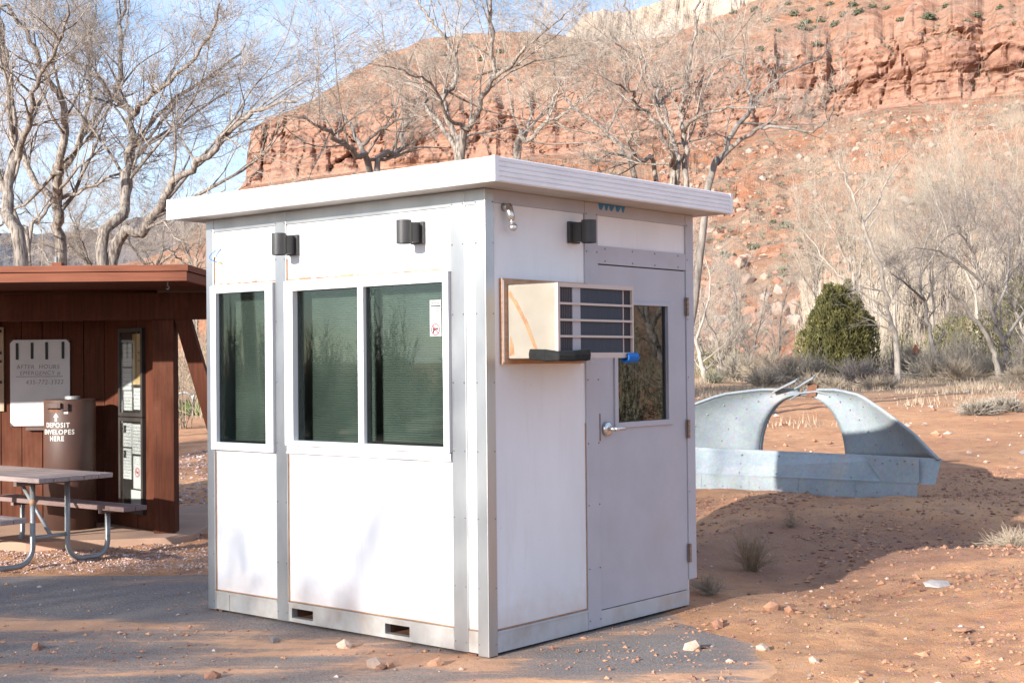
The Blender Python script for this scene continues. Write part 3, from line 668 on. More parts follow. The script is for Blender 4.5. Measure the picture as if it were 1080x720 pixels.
mb = MB(); mb.box(-8.2,-2.42,12.53,12.68,1.97,2.21); kio('beam', mb, M['brown'], bevel=.004)
# raking strut on the right, from the post head down to the ground
mb = MB(); p0, p1 = S(-3.00, 12.62, 2.02), S(-2.40, 12.70, KZ-.08)
mb.prism([(-3.043,12.54,1.969),(-2.90,12.54,1.969),(-2.33,12.60,-.05),(-2.47,12.60,-.05)], (.0,.1,0)); kio('strut', mb, M['brown'])
# roof
mb = MB(); RXL, RXR, RYF, RYB = -8.6, -2.568, 11.0, 15.2
mb.box(RXL+.03,RXR-.03,RYF+.03,RYB-.03,2.235,2.33); kr = kio('roof', mb, M['brown'])
mb = MB()
for z0_, z1_, o_f in ((2.225,2.296,0),(2.303,2.352,.012)):
    mb.box(RXL-o_f,RXR+o_f,RYF-o_f,RYF+.04,z0_,z1_); mb.box(RXR-.04,RXR+o_f,RYF+.0402,RYB,z0_,z1_); mb.box(RXL-o_f,RXL+.04,RYF+.0402,RYB,z0_,z1_)
mb.box(RXL+.03,RXR-.03,RYF+.03,RYB-.03,2.331,2.345)
kio('fascia', mb, M['brownlight'], kr); 
for o in kr.children: o.location = (0,0,0)
mb = MB(); x_, y_ = -3.78, 11.6; mb.box(x_-.04,x_+.04,y_-.04,y_+.04,2.346,2.42); mb.tube([(x_-.015,y_,2.42),(x_-.015,y_,2.47)], .014, 10, 1); kio('vent_stub', mb, [M['brownlight'], M['pipe']], kr)
for o in kr.children: o.location = (0,0,0)
mb = MB(); mb.tube([(-2.78,11.25,2.233),(-2.78,11.25,2.20)], .006, 6); mb.tube([(-2.78,11.25,2.20),(-2.765,11.25,2.185),(-2.78,11.25,2.17),(-2.79,11.25,2.18)], .005, 6); kio('eave_hook', mb, M['pipe'], kr)
for o in kr.children: o.location = (0,0,0)
# concrete pad
mb = MB(); mb.prism([(-8.4,15,-.06),(-8.4,12.05,-.06),(-4.2,12.0,-.06),(-3.0,12.22,-.06),(-2.86,12.45,-.06),(-2.9,15,-.06)], (0,0,KZ+.06))
tag(mb.build('concrete_pad', M['concrete'], None, .01), 'reddish concrete pad under the brown station', None, None, 'structure')
def wall_y(x): return BW0[1] + (BW1[1]-BW0[1]) * (x - BW0[0]) / (BW1[0]-BW0[0])
# whiteboard
wb = empty('whiteboard', (-4.555, wall_y(-4.555) - .004, 0), math.atan2(BW1[1]-BW0[1], BW1[0]-BW0[0]), 'white enamel board with handwritten after hours number and four black strips', 'notice board')
mb = MB(); w2, zb, zt_ = .293, .985, 1.815; cc = .03
mb.prism([(-w2,-.018,zb+cc),(-w2+cc,-.018,zb),(w2-cc,-.018,zb),(w2,-.018,zb+cc),(w2,-.018,zt_-cc),(w2-cc,-.018,zt_),(-w2+cc,-.018,zt_),(-w2,-.018,zt_-cc)], (0,.016,0)); mb.build('panel_sheet', M['board'], wb)
mb = MB()
for sx_ in (-1,1):
    for z in (zb,zt_): 
        s_z = 1 if z == zb else -1
        mb.prism([(sx_*w2,-.0185,z),(sx_*(w2-.034),-.0185,z),(sx_*w2,-.0185,z+s_z*.034)], (0,.016,0))
mb.build('corner_clip', M['casedark'], wb)
for i, x in enumerate((-.222,-.075,.068,.228)):
    mb = MB(); mb.box(x-.012,x+.012,-.026,-.0185,1.625+.006*(i%2),1.785+.003*i); mb.build('black_strip', M['ink'], wb)
mb = MB()
for txt, x, z, s_ in (('AFTER  HOURS', -.02, 1.553, .058), ('EMERGENCY #', .0, 1.493, .056), ('435-772-3322', .045, 1.405, .060)):
    vs, fs = text_mesh(txt, s_, shear=.12, spacing=1.1, extrude=.0006, offset=-.0006)
    mb.add([(x + p.x, -.0188 - (p.z > 0) * .0004, z + p.y + .002*math.sin(p.x*31 + z*20)) for p in vs], fs)
mb.box(-.235,.225,-.0195,-.0185,1.458,1.463); mb.build('handwriting', M['marker'], wb)
mb = MB(); mb.box(-.13,.22,-.05,-.006,.945,.975); mb.build('tray', M['brownmetal'], wb)
# rack board at far left
rk = empty('leaflet_rack', (-5.22, wall_y(-5.22) - .004, 0), wb.rotation_euler.z, 'pale wooden leaflet board with black slots at the photo edge', 'rack')
mb = MB(); mb.box(-.31,.31,-.02,-.002,1.13,1.94); mb.build('backboard', M['rackwood'], rk)
for i, z in enumerate((1.90, 1.69, 1.61, 1.41)):
    mb = MB(); mb.box(-.30,.29,-.035,-.0205,z-.012,z+.012); mb.build('slot_strip', M['ink'], rk)
mb = MB(); mb.box(-.25,.25,-.022,-.0205,1.15,1.35); mb.box(.10,.24,-.0235,-.0222,1.16,1.185,1); mb.build('leaflet', [M['paper'], M['greyink']], rk)
# deposit tube
dr = empty('deposit_tube', (-4.14, 13.02, KZ), 0, 'brown steel deposit tube with white stencilled lettering before the whiteboard', 'deposit box')
rd, hd = .233, 1.20; mb = MB()
mb.tube([(0,0,0),(0,0,hd-.006),(0,0,hd)], [rd,rd,rd-.006], 48); o = mb.build('body', M['brownmetal'], dr)
for p in o.data.polygons: p.use_smooth = len(p.vertices) == 4
def curl(vs, fs, zc, th0, rr):  # wrap flat lettering round the tube; th measured from facing the camera, + to the right
    out = []
    for p in vs:
        th = th0 + p.x / rr; r_ = rr + (.0015 if p.z > 0 else .0002)
        out.append((math.sin(th) * r_, -math.cos(th) * r_, zc + p.y))
    return out, fs
mb = MB(); base_th = R(17)      # the tube's own turn: straight-on in camera view is about +17.5 deg to the left
T0 = -R(38) - R(17.5)*-1
T0 = R(6)
TH0 = -R(13)
for txt, z in (('DEPOSIT', .965), ('ENVELOPES', .902), ('HERE', .842)):
    vs, fs = text_mesh(txt, .062, spacing=1.15, extrude=.0008, offset=.0016)
    vv = []
    for p in vs: q_ = p.copy(); q_.x *= .92; vv.append(q_)
    a_, f_ = curl(vv, fs, z, TH0, rd); mb.add(a_, f_)
n_ = 6
arrow = [(-.014,-.05),(.014,-.05),(.014,0),(.034,0),(0,.05),(-.034,0),(-.014,0)]
av = [Vector((x, y, 0)) for x, y in arrow] + [Vector((x, y, 1)) for x, y in arrow]
af = [(7,8,9,13),(13,9,10,),(13,10,12),(10,11,12)]
a_, f_ = curl([Vector((p.x*.8,p.y*.8,p.z)) for p in av], af, 1.04, TH0 - R(1), rd); mb.add(a_, f_)
hook = [(-.018,-.02),(.02,-.02),(.02,.025),(.008,.025),(.008,.0),(-.018,.0)]
av = [Vector((x, y, 1)) for x, y in hook]; a_, f_ = curl(av, [(0,1,4,5),(1,2,3,4)], 1.09, R(9), rd); mb.add(a_, f_)
o = mb.build('stencil_lettering', M['whitepaint'], dr)
mb = MB(); th = T0 - R(26)
def cyl_patch(mb, th0, th1, z0, z1, r0, r1, mi=0, n=6):
    vs = []
    for i in range(n+1):
        t_ = th0 + (th1-th0)*i/n; sn, cs = math.sin(t_), -math.cos(t_)
        vs += [(sn*r0,cs*r0,z0),(sn*r1,cs*r1,z0),(sn*r1,cs*r1,z1),(sn*r0,cs*r0,z1)]
    fs = [(0,3,2,1),(4*n,4*n+1,4*n+2,4*n+3)]
    for i in range(n):
        a_ = 4*i; fs += [(a_,a_+1,a_+5,a_+4),(a_+1,a_+2,a_+6,a_+5),(a_+2,a_+3,a_+7,a_+6),(a_+3,a_,a_+4,a_+7)]
    mb.add(vs, fs, mi)
cyl_patch(mb, th-R(18), th+R(20), 1.125, 1.17, rd-.004, rd+.045); cyl_patch(mb, th+R(20), th+R(34), 1.10, 1.165, rd-.004, rd+.02)
mb.build('hood', M['brownmetal'], dr)
mb = MB(); cyl_patch(mb, th-R(12), th+R(12), 1.085, 1.115, rd-.002, rd+.002); mb.build('slot', M['rust'], dr)
mb = MB(); mb.tube([(.02,.02,hd-.002),(.02,.02,hd+.028)], .07, 20); mb.build('cap', M['pipe'], dr)
# notice case on the wing wall
wd = (Vector(WW1) - Vector(BW1)).normalized(); wl = (Vector(WW1) - Vector(BW1)).length
ncl = Vector(BW1) + wd * (wl * .60); wn = Vector((wd.y, -wd.x)) 
if wn.y > 0: wn = -wn
nc = empty('notice_case', (ncl.x + wn.x*.003, ncl.y + wn.y*.003, 0), math.atan2(wd.y, wd.x), 'tall dark-framed glazed notice case of two stacked doors with papers', 'notice case')
def case(z0, z1, w_):
    mb = MB(); d = -.034; b = .036
    mb.box(-w_,-w_+b,d,-.001,z0,z1); mb.box(w_-b,w_,d,-.001,z0,z1); mb.box(-w_+b,w_-b,d,-.001,z0,z0+b); mb.box(-w_+b,w_-b,d,-.001,z1-b,z1); mb.box(-w_+b,w_-b,-.012,-.001,z0+b,z1-b)
    fo = mb.build('case_frame', M['casedark'], nc); 
    mb = MB(); mb.box(-w_+b,w_-b,-.028,-.025,z0+b,z1-b); mb.build('glass', M['caseglass'], fo); return fo
f1 = case(1.085, 1.905, .245); f2 = case(.19, 1.075, .245)
def paper(fo, x0, x1, z0, z1, m='casepaper', lines=6, extra=None):
    mb = MB(); mb.box(x0,x1,-.0145,-.0125,z0,z1)
    for i in range(lines):
        z = z1 - (z1-z0)*(i+1)/(lines+1); mb.box(x0+.012,x1-.012-(.02 if i%3==2 else 0),-.0155,-.0147,z-.0025,z+.0015,1)
    if extra == 'no':
        cx_, cz_ = (x0+x1)/2, (z0+z1)/2; r_ = .045
        for k in range(20):
            a0, a1 = 2*math.pi*k/20, 2*math.pi*(k+1)/20
            mb.prism([(cx_+math.cos(a0)*r_,-.0148,cz_+math.sin(a0)*r_),(cx_+math.cos(a1)*r_,-.0148,cz_+math.sin(a1)*r_),(cx_+math.cos(a1)*(r_-.01),-.0148,cz_+math.sin(a1)*(r_-.01)),(cx_+math.cos(a0)*(r_-.01),-.0148,cz_+math.sin(a0)*(r_-.01))], (0,-.0012,0), 2)
        mb.prism([(cx_-.03,-.0148,cz_+.035),(cx_-.035,-.0148,cz_+.03),(cx_+.03,-.0148,cz_-.035),(cx_+.035,-.0148,cz_-.03)], (0,-.0014,0), 2)
        mb.box(cx_-.02,cx_+.02,-.0152,-.0147,cz_-.008,cz_+.008,3)
    if extra == 'head': mb.box(x0+.01,x0+.06,-.0156,-.0148,z1-.09,z1-.02,3)
    mb.build('paper_notice', [M[m],M['greyink'],M['redink'],M['ink']], fo)
paper(f1,-.19,.0,1.55,1.76,'casepaper',4); paper(f1,.015,.18,1.38,1.85,'map',0); paper(f1,-.19,-.01,1.33,1.53,'casepaper',4); paper(f1,-.17,.0,1.14,1.32,'casepaper',5); paper(f1,.035,.165,1.15,1.35,'casepaper',5)
paper(f2,-.185,-.01,.80,1.02,'casepaper',6,'head'); paper(f2,.0,.185,.74,1.015,'casepaper',8); paper(f2,-.185,-.02,.50,.785,'casepaper',9,'head'); paper(f2,.02,.185,.42,.72,'casepaper',0,'no'); paper(f2,-.03,.185,.25,.405,'casepaper',0)

# ------------------------------------------------------------------ picnic table (pipe frame)
wdir = Vector((.6,.8)); ldir = Vector((-.8,.6))
pt = empty('picnic_table', (-3.42 + ldir.x*.95, 10.92 + ldir.y*.95, g(-4, 11.3) + .004), math.atan2(-ldir.y, -ldir.x), 'pipe-framed picnic table with weathered boards in front of the brown station', 'picnic table')
# local +x toward the visible end, local y: rotate gives (-.6?); build symmetrically
def boards(name, y0, y1, n, z, m, x=.95):
    mb = MB(); w_ = (y1-y0)/n
    for i in range(n): mb.box(-x,x,y0+i*w_+.003,y0+(i+1)*w_-.003,z-.038,z)
    return mb.build(name, M[m], pt, .004)
boards('tabletop', -.345, .345, 5, .735, 'tabletop'); boards('bench_seat', -.68, -.44, 2, .445, 'tabletop'); boards('bench_seat', .44, .68, 2, .445, 'benchdark')
mb = MB()
for x in (-.62,.62): mb.box(x-.02,x+.02,-.33,.33,.66,.696)
for x in (-.62,.62):
    for s_ in (-1,1): mb.box(x-.02,x+.02,s_*.66,s_*.46,.375,.4065)
mb.build('cross_cleat', M['benchdark'], pt)
for x in (-.60,.60):
    for s_ in (-1,1):
        mb = MB(); P = [(x,s_*.16,.66),(x,s_*.16,.17)]
        for k in range(6): a_ = R(15*(k+1)); P.append((x, s_*(.16+.14*(1-math.cos(a_))), .17-.14*math.sin(a_)))
        P.append((x,s_*.43,.03))
        for k in range(6): a_ = R(15*(k+1)); P.append((x, s_*(.43+.12*math.sin(a_)), .03+.12*(1-math.cos(a_))))
        P.append((x,s_*.55,.375)); mb.tube(P, .0215, 12); 
        if x > 0 and s_ < 0: mb.tube([(x,s_*.16,.50),(x,s_*.16,.545)], .023, 12, 1)
        mb.build('leg', [M['pipe'], M['pipewear']], pt, smooth=True)
    mb = MB(); mb.tube([(x,-.16,.24),(x,.16,.24)], .017, 10); mb.build('crossbar', M['pipe'], pt, smooth=True)
    mb = MB(); sg = 1 if x > 0 else -1; mb.tube([(x,0,.25),(x-sg*.42,0,.67)], .016, 10); mb.build('brace', M['pipe'], pt, smooth=True)

# ------------------------------------------------------------------ steel culvert end section on the right
cd = Vector((.82, -.57)).normalized(); cul_c = Vector((2.98, 14.2)) - cd * .42      # direction of its long front edge
cu_rot = math.atan2(cd.y, cd.x)
CU = empty('culvert_end_section', (cul_c.x, cul_c.y, .185), cu_rot, 'grey galvanised steel culvert end section with flared wings lying on red soil', 'culvert')
# local: x along the front edge (to the right), y backward (away), z up
hw = 1.30
mb = MB(); mb.prism([(-1.62,-.03,-.10),(1.58,-.03,-.05),(1.58,-.03,.165),(-1.62,-.03,.165)], (0,.008,0))
for i in range(15): mb.tube([(-1.55+i*.21,-.029,.035+.02*i/14),(-1.55+i*.21,-.034,.035+.02*i/14)], .009, 6, 1)
for x in (-1.2,-.75,-.2,.35,.95): mb.box(x-.003,x+.003,-.034,-.0305,.02,.165)
mb.box(-1.62,1.58,-.036,-.0305,.155,.168)
mb.build('toe_plate', [M['galv'], M['screw']], CU)
mb = MB(); mb.prism([(-1.68,-.02,.15),(1.75,-.02,.15),(1.80,.03,.40),(-1.68,.14,.44)], (0,.010,.002))
for x in (-1.1,-.32,.1,.9):
    for z in (.19,.28,.37): mb.tube([(x,-.012+(z-.15)*.35,z),(x,-.026+(z-.15)*.35,z)], .008, 6, 1)
mb.build('front_band', [M['galv'], M['screw']], CU)
def wing(sgn):
    mb = MB(); NS, NT_ = 18, 16; vs = []
    for j in range(NT_ + 1):
        t_ = j / NT_
        ang = t_ * math.pi / 2
        A = Vector((sgn * .50 * math.cos(ang) ** .9, .88, .31 + .67 * math.sin(ang)))           # rim of the pipe opening
        # free upper edge, from the front corner up to the crown
        ox = [1.78 if sgn > 0 else 1.60,1.50 if sgn > 0 else 1.38,1.14,.80,.45,.03]; oy = [.0,.12,.30,.55,.80,.92]; oz = [.385,.62,.83,.98,1.03,1.03]
        q_ = t_ * 5; B = Vector((sgn * interp(q_, range(6), ox), interp(q_, range(6), oy), interp(q_, range(6), oz)))
        for i in range(NS + 1):
            s_ = i / NS; P = A.lerp(B, s_); bow = math.sin(s_ * math.pi) * (1 - t_) ** .6
            P.y += .10 * bow; P.x += sgn * .10 * bow * .6
            vs.append(P)
    w_ = NS + 1; fs = [(j*w_+i, j*w_+i+1, (j+1)*w_+i+1, (j+1)*w_+i) for j in range(NT_) for i in range(NS)]
    if sgn < 0: fs = [q_[::-1] for q_ in fs]
    mb.add(vs, fs); o = mb.build('wing', M['galv'], CU, smooth=True)
    so_ = o.modifiers.new('thick','SOLIDIFY'); so_.thickness = .010; so_.offset = 0
    sm_ = MB()
    for i_ in (6, 12):
        for j_ in range(0, NT_ - 1):
            p_ = vs[j_*w_+i_]; sm_.tube([p_ + Vector((0,-.004,.002)), vs[(j_+1)*w_+i_] + Vector((0,-.004,.002))], .0035, 4)
            if j_ % 2 == 0: sm_.tube([p_ + Vector((0,.0,.0)), p_ + Vector((sgn*-.004,-.014,.006))], .009, 6, 1)
    sm_.build('seam', [M['galv'], M['screw']], o)
    edge = [vs[j*w_+NS] for j in range(NT_+1)]; mb = MB(); mb.tube([p + Vector((0,0,.008)) for p in edge], .016, 8); mb.build('edge_rail', M['galv'], o, smooth=True)
    rim = [vs[j*w_] for j in range(NT_+1)]; mb = MB()
    for k in range(3): mb.tube([p + Vector((sgn*.0,.02+.025*k,0)) for p in rim], .010, 6)
    mb.build('rim', M['galv'], o, smooth=True)
wing(1); wing(-1)
for sgn in (1,-1):
    mb = MB(); x0 = 1.05
    mb.prism([(sgn*x0,-.026,.402),(sgn*1.60,-.030,.404),(sgn*1.60,-.030,.16),(sgn*1.22,-.028,.17)], (0,.006,0))
    for k in range(6): mb.tube([(sgn*(1.16+.075*k),-.028,.37-.03*(k%2)),(sgn*(1.16+.075*k),-.036,.37-.03*(k%2))], .008, 6, 1)
    mb.build('gusset', [M['galv'], M['screw']], CU)
mb = MB()
for p0, p1, w_ in (((-.30,.80,1.00),(.02,.70,1.13),.10), ((-.05,.82,1.04),(.20,.74,1.16),.09)):
    p0, p1 = Vector(p0), Vector(p1); d = (p1-p0).normalized(); nr = Vector((0,1,0))
    mb.prism([p0, p1, p1 + Vector((0,w_,.03)), p0 + Vector((0,w_,.03))], (0,0,.012))
mb.prism([(.06,.86,.95),(.18,.86,.97),(.20,.86,1.09),(.10,.86,1.11)], (0,.04,0), 1)
mb.tube([(-.12,.87,.93),(.0,.86,1.0),(.18,.86,1.02),(.36,.87,.98)], .010, 6)
mb.build('bent_strap', [M['galv'], M['rust']], CU)

# ------------------------------------------------------------------ hills
def hills():
    cols = list(np.arange(-700, -60, 40)) + list(np.arange(-60, 250, 5)) + list(np.arange(250, 285, 1.0)) + list(np.arange(285, 1150, 2.4)) + list(np.arange(1150, 3200, 30)) + list(np.arange(3200, 7400, 90))
    foot = ([-700,-60,60,150,185,215,240,255,260,262,300,400,500,620,700,760,860,950,1000,1080,1200,3200,7400],
            [310,305,295,276,263,238,215,199,197,196,190,178,170,160,152,147,130,112,108,98,90,60,40])
    top = ([-700,-60,60,150,185,215,240,255,260,262,266,272,300,320,400,500,600,700,760,850,900,960,1080,1200,3200,7400],
           [309,304,294,275,262,237,214,198,192,165,142,133,127,124,118,112,102,86,72,52,38,28,18,10,-40,-80])
    rim = ([-700,-60,60,150,185,215,240,255,260,262,266,272,282,300,320,360,400,450,520,590,605,650,700,740,790,830,1080,1300,3200,7400],
           [308,303,293,274,261,236,213,197,191,164,141,132,127,120,112,86,62,40,33,35,39,45,42,28,6,-15,-100,-150,-190,-260])
    dist_f = ([-700,150,262,500,760,1080,3200,7400],[420,380,345,310,262,240,150,75])
    dep_c = 12
    V = []; CL = []; rows = None
    rs = lambda px, Y, py: H + (hz(px) - py) / F * Y
    for ci, px in enumerate(cols):
        Yf = interp(px, *dist_f); Yt = Yf + dep_c; pr = interp(px, *rim)
        Yr = Yt + interp(px, [262,300,400,600,760,1080],[3,15,70,110,130,170])
        zf, zt, zr = rs(px, Yf, interp(px, *foot)), rs(px, Yt, interp(px, *top)), rs(px, Yr, pr)
        zt = max(zt, zf + .4); zt += min(1, (zt - zf) / 8) * 2.6 * noise.fractal(Vector((px * .02, 7, 3)), 1, 2, 4); zr = max(zr, zt + .2)
        col = []; Y0 = 82 if px < 700 else interp(px, [700,860,3200,7400],[82,74,32,14]); z0 = -3
        k = (px - 540) / F
        nT = 66
        for i in range(nT):
            t = (i / nT); Y = Y0 + (Yf - Y0) * t ** 1.25
            z = z0 + (zf - z0) * ((t ** 1.25) ** 1.12); p = Vector((k * Y, Y, 0))
            amp = ss(0, .15, t) * ss(1.0, .9, t)
            z += amp * (2.6 * noise.fractal(p * .028, 1.0, 2.0, 4) + 1.5 * noise.fractal(p * .11 + Vector((9,0,0)), .8, 2.0, 4) + .9 * abs(noise.noise(p * .35)))
            col.append((k * Y, Y, z, 0))
        nC = 60; hgt = zt - zf
        for i in range(nC):
            t = i / nC; z = zf + hgt * t; s_ = k * Yf
            big = noise.fractal(Vector((s_ * .035, z * .012, 3)), 1.0, 2.0, 4)
            but = abs(noise.noise(Vector((s_ * .075, z * .01, 11)))) * 5.5
            led = 2.6 * noise.noise(Vector((s_ * .006, z * .36, 5))) + .8 * (1 if noise.noise(Vector((s_ * .004, z * .55, 25))) > .05 else 0) + 1.2 * noise.noise(Vector((s_ * .05, z * .95, 6)))
            pv = Vector((s_ * .085 + .5 * noise.noise(Vector((s_*.1, z*.1, 2))), z * .05, 1.5)); dd, pp = noise.voronoi(pv)
            pw = Vector((s_ * .28, z * .17, 4.5)); d2, p2 = noise.voronoi(pw)
            blk = 3.4 * noise.noise(pp[0] * 5.3) - 1.6 * ss(.12, .0, dd[1] - dd[0]) + 1.5 * noise.noise(p2[0] * 4.1) - .7 * ss(.12, 0, d2[1] - d2[0])
            crk = -1.6 * max(0, .22 - abs(noise.noise(Vector((s_ * .17, z * .03, 17))))) / .22
            fin = .7 * noise.fractal(Vector((s_ * .4, z * .4, 7)), .9, 2.0, 3)
            amp = min(1, hgt / 8) * ss(-.02, .12, t) 
            st_ = round(t * 5) / 5
            Y = Yf + dep_c * (.55 * t + .45 * st_) + amp * (big * 7 - .45 * but + .7 * led - crk + fin - blk)
            col.append((s_ / Yf * Y, Y, z, 1 if hgt > 3 else 0))
        offT = Y - (Yf + dep_c)
        nU = 44
        for i in range(nU + 1):
            t = i / nU; Y = Yt + (Yr - Yt) * t + offT * max(0, 1 - t / .14) ** 1.5; z = zt + (zr - zt) * (t ** .9); p = Vector((k * Y, Y, 0)); amp = ss(0, .12, t) * ss(1.0, .93, t) * min(1, (zr - zt) / 8)
            z += amp * (2.2 * noise.fractal(p * .035 + Vector((4,4,0)), 1, 2, 4) + 1.2 * abs(noise.noise(p * .2)))
            z += min(1, hgt / 8) * .8 * noise.fractal(Vector((k * Yr * .12, 2, 1)), 1, 2, 3) * ss(.8, 1, t) 
            if i: Y += min(1, hgt / 8) * ss(0, .08, t) * ss(1, .9, t) * (1.8 * noise.noise(Vector((k * Yt * .012, z * .30, 15))) + .9 * noise.noise(Vector((k * Yt * .03, z * .8, 16))))
            col.append((k * Y, Y, z, .6 * ss(.45, .0, t)))
        for dY, dz in ((25,-6),(90,-40),(260,-110)):
            col.append((k * (Yr + dY), Yr + dY, max(-5, zr + dz), 0))
        V += [c[:3] for c in col]; CL += [c[3] for c in col]; rows = len(col)
    fs = [(c * rows + r, (c + 1) * rows + r, (c + 1) * rows + r + 1, c * rows + r + 1) for c in range(len(cols) - 1) for r in range(rows - 1)]
    me = bpy.data.meshes.new('hills'); me.from_pydata(V, [], fs); at_ = me.attributes.new('cliff','FLOAT','POINT'); at_.data.foreach_set('value', CL)
    t = NT('red_canyon_rock'); p = t.pos(); cl = t.n('ShaderNodeAttribute', attribute_name='cliff').outputs['Fac']
    # rock: bedding colours by height, wandering a little
    sx = t.n('ShaderNodeSeparateXYZ'); t.l(p, sx.inputs[0])
    zz = t.math('ADD', t.math('MULTIPLY', sx.outputs['Z'], .085), t.math('MULTIPLY', t.noise(p, .03, 4), 1.3))
    bands = t.n('ShaderNodeTexNoise', noise_dimensions='1D'); bands.inputs['Scale'].default_value = 5; bands.inputs['Detail'].default_value = 5; t.l(zz, bands.inputs['W'])
    rock = t.ramp(bands.outputs['Fac'], [(.30,(.215,.112,.08)),(.45,(.30,.163,.112)),(.56,(.34,.20,.145)),(.70,(.255,.132,.092))])
    vn = t.noise(t.mapping(p, (.16,.16,.09)), 1, 7, .65, .4)
    rock = t.mix(t.ramp(vn, [(.55,0),(.70,.75)]), rock, (.17,.085,.07))
    rock = t.mix(t.ramp(t.noise(t.mapping(p, (.10,.10,.05)), 1.2, 8, .68, .6), [(.60,0),(.72,.75)]), rock, (.46,.37,.32))
    # debris slope: tan dust, red streaks running down, grey scrub specks
    sl = t.mix(t.ramp(t.noise(p, .09, 7, .62), [(.40,0),(.56,1)]), (.27,.185,.13), (.29,.13,.072))
    sl = t.mix(t.ramp(t.noise(p, .45, 6, .7), [(.5,0),(.72,.8)]), sl, (.30,.215,.155))
    vo = t.voro(p, .55); sl = t.mix(t.math('MULTIPLY', t.ramp(vo.outputs['Distance'], [(.22,1),(.38,0)]), t.ramp(t.noise(p, .12, 4), [(.42,0),(.55,.8)])), sl, (.17,.14,.105))
    v2 = t.voro(p, .9); sl = t.mix(t.math('MULTIPLY', t.ramp(v2.outputs['Distance'], [(.14,1),(.24,0)]), .55), sl, (.34,.215,.155))
    nrm = t.n('ShaderNodeNewGeometry'); sn = t.n('ShaderNodeSeparateXYZ'); t.l(nrm.outputs['Normal'], sn.inputs[0])
    stp = t.ramp(sn.outputs['Z'], [(.45,1),(.68,0)])
    f = t.math('MAXIMUM', cl, t.math('MULTIPLY', stp, .7))
    c = t.mix(f, sl, rock)
    h = t.math('ADD', t.math('MULTIPLY', t.noise(p, .55, 9, .68), 1.0), t.math('MULTIPLY', t.voro(t.mapping(p,(1,1,.45)), .42).outputs['Distance'], .5))
    t.principled(c, .95, 0, t.bump(h, .8, 1.2), .1)
    me.materials.append(t.mat); me.polygons.foreach_set('use_smooth', [False] * len(fs))
    o = bpy.data.objects.new('hills', me); COL.objects.link(o); tag(o, 'red sandstone cliff band above a rubble slope', None, None, 'structure')
    return o, np.array(V).reshape(len(cols), rows, 3), cols
HILL, HV, HC = hills()
def hill_pt(px, r):  # r: fractional row
    ci = float(np.interp(px, HC, range(len(HC)))); i = int(ci); a_ = ci - i; j = int(r); b_ = r - j
    i = min(i, len(HC) - 2)
    p = (HV[i,j]*(1-a_)+HV[i+1,j]*a_)*(1-b_) + (HV[i,j+1]*(1-a_)+HV[i+1,j+1]*a_)*b_
    return Vector(p)
def far_range(name, label, pts, Y, mat, depth, nr=26, amp=8, stepx=2.0):
    xs = [q[0] for q in pts]; ys = [q[1] for q in pts]; cols = np.arange(xs[0], xs[-1] + .1, stepx); V = []
    for px in cols:
        zt = H + (hz(px) - interp(px, xs, ys)) / F * (Y + depth)
        for r in range(nr + 1):
            t_ = r / nr; yy = Y + depth * t_ * .95; p = Vector(((px - 540) / F * yy, yy, zt * t_ ** .8))
            q_ = amp * (noise.fractal(Vector((p.x * .012, p.z * .01, 2)), 1, 2, 5)); p.y -= q_ * 3 * ss(0,.2,t_); p.z += q_ * .35 * ss(0, .2, t_)
            p.z += amp * .25 * noise.fractal(Vector((px * .13, t_ * 4, 8)), 1, 2, 3) * t_
            V.append(p)
        V.append(Vector(((px - 540) / F * (Y + depth * 1.5), Y + depth * 1.5, zt * .5)))
    n = nr + 2; fs = [(c*n+r,(c+1)*n+r,(c+1)*n+r+1,c*n+r+1) for c in range(len(cols)-1) for r in range(n-1)]
    me = bpy.data.meshes.new(name); me.from_pydata(V, [], fs); me.materials.append(mat)
    o = bpy.data.objects.new(name, me); COL.objects.link(o); return tag(o, label, None, None, 'structure')
def mat_white():
    t = NT('pale_sandstone_peak'); p = t.pos()
    c = t.mix(t.ramp(t.noise(t.mapping(p,(.012,.012,.02)), 1, 8, .65), [(.38,0),(.62,1)]), (.38,.33,.28), (.34,.255,.19))
    c = t.mix(t.ramp(t.noise(t.mapping(p,(.05,.05,.012)), 1, 7, .7), [(.6,0),(.7,.7)]), c, (.22,.19,.16))
    return t.principled(c, .95, 0, t.bump(t.noise(p, .06, 8), .7, 6), .1)
far_range('white_mountain', 'pale cream sandstone peak behind the red ridge', [(560,70),(600,45),(612,28),(622,17),(634,13),(648,12),(660,14),(690,4),(720,-2),(760,-12),(820,-40),(900,-60),(1000,-30),(1100,20)], 1500, mat_white(), 400, amp=14)
def mat_snow():
    t = NT('blue_grey_forest_with_snow'); p = t.pos()
    c = t.mix(t.ramp(t.noise(t.mapping(p,(.01,.01,.025)), 1, 8, .7), [(.55,0),(.68,.8)]), (.075,.08,.095), (.28,.28,.31))
    c = t.mix(t.ramp(t.noise(p, .004, 5), [(.5,0),(.65,.7)]), c, (.20,.15,.12)); return t.principled(c, .95, 0, t.bump(t.noise(p,.05,6), .7, 6), .1)
far_range('snowy_hill', 'distant dark wooded hill with thin snow', [(-200,262),(-60,254),(40,248),(100,240),(140,232),(160,224),(185,222),(215,223),(240,226),(280,240),(330,260)], 1300, mat_snow(), 350, amp=8)

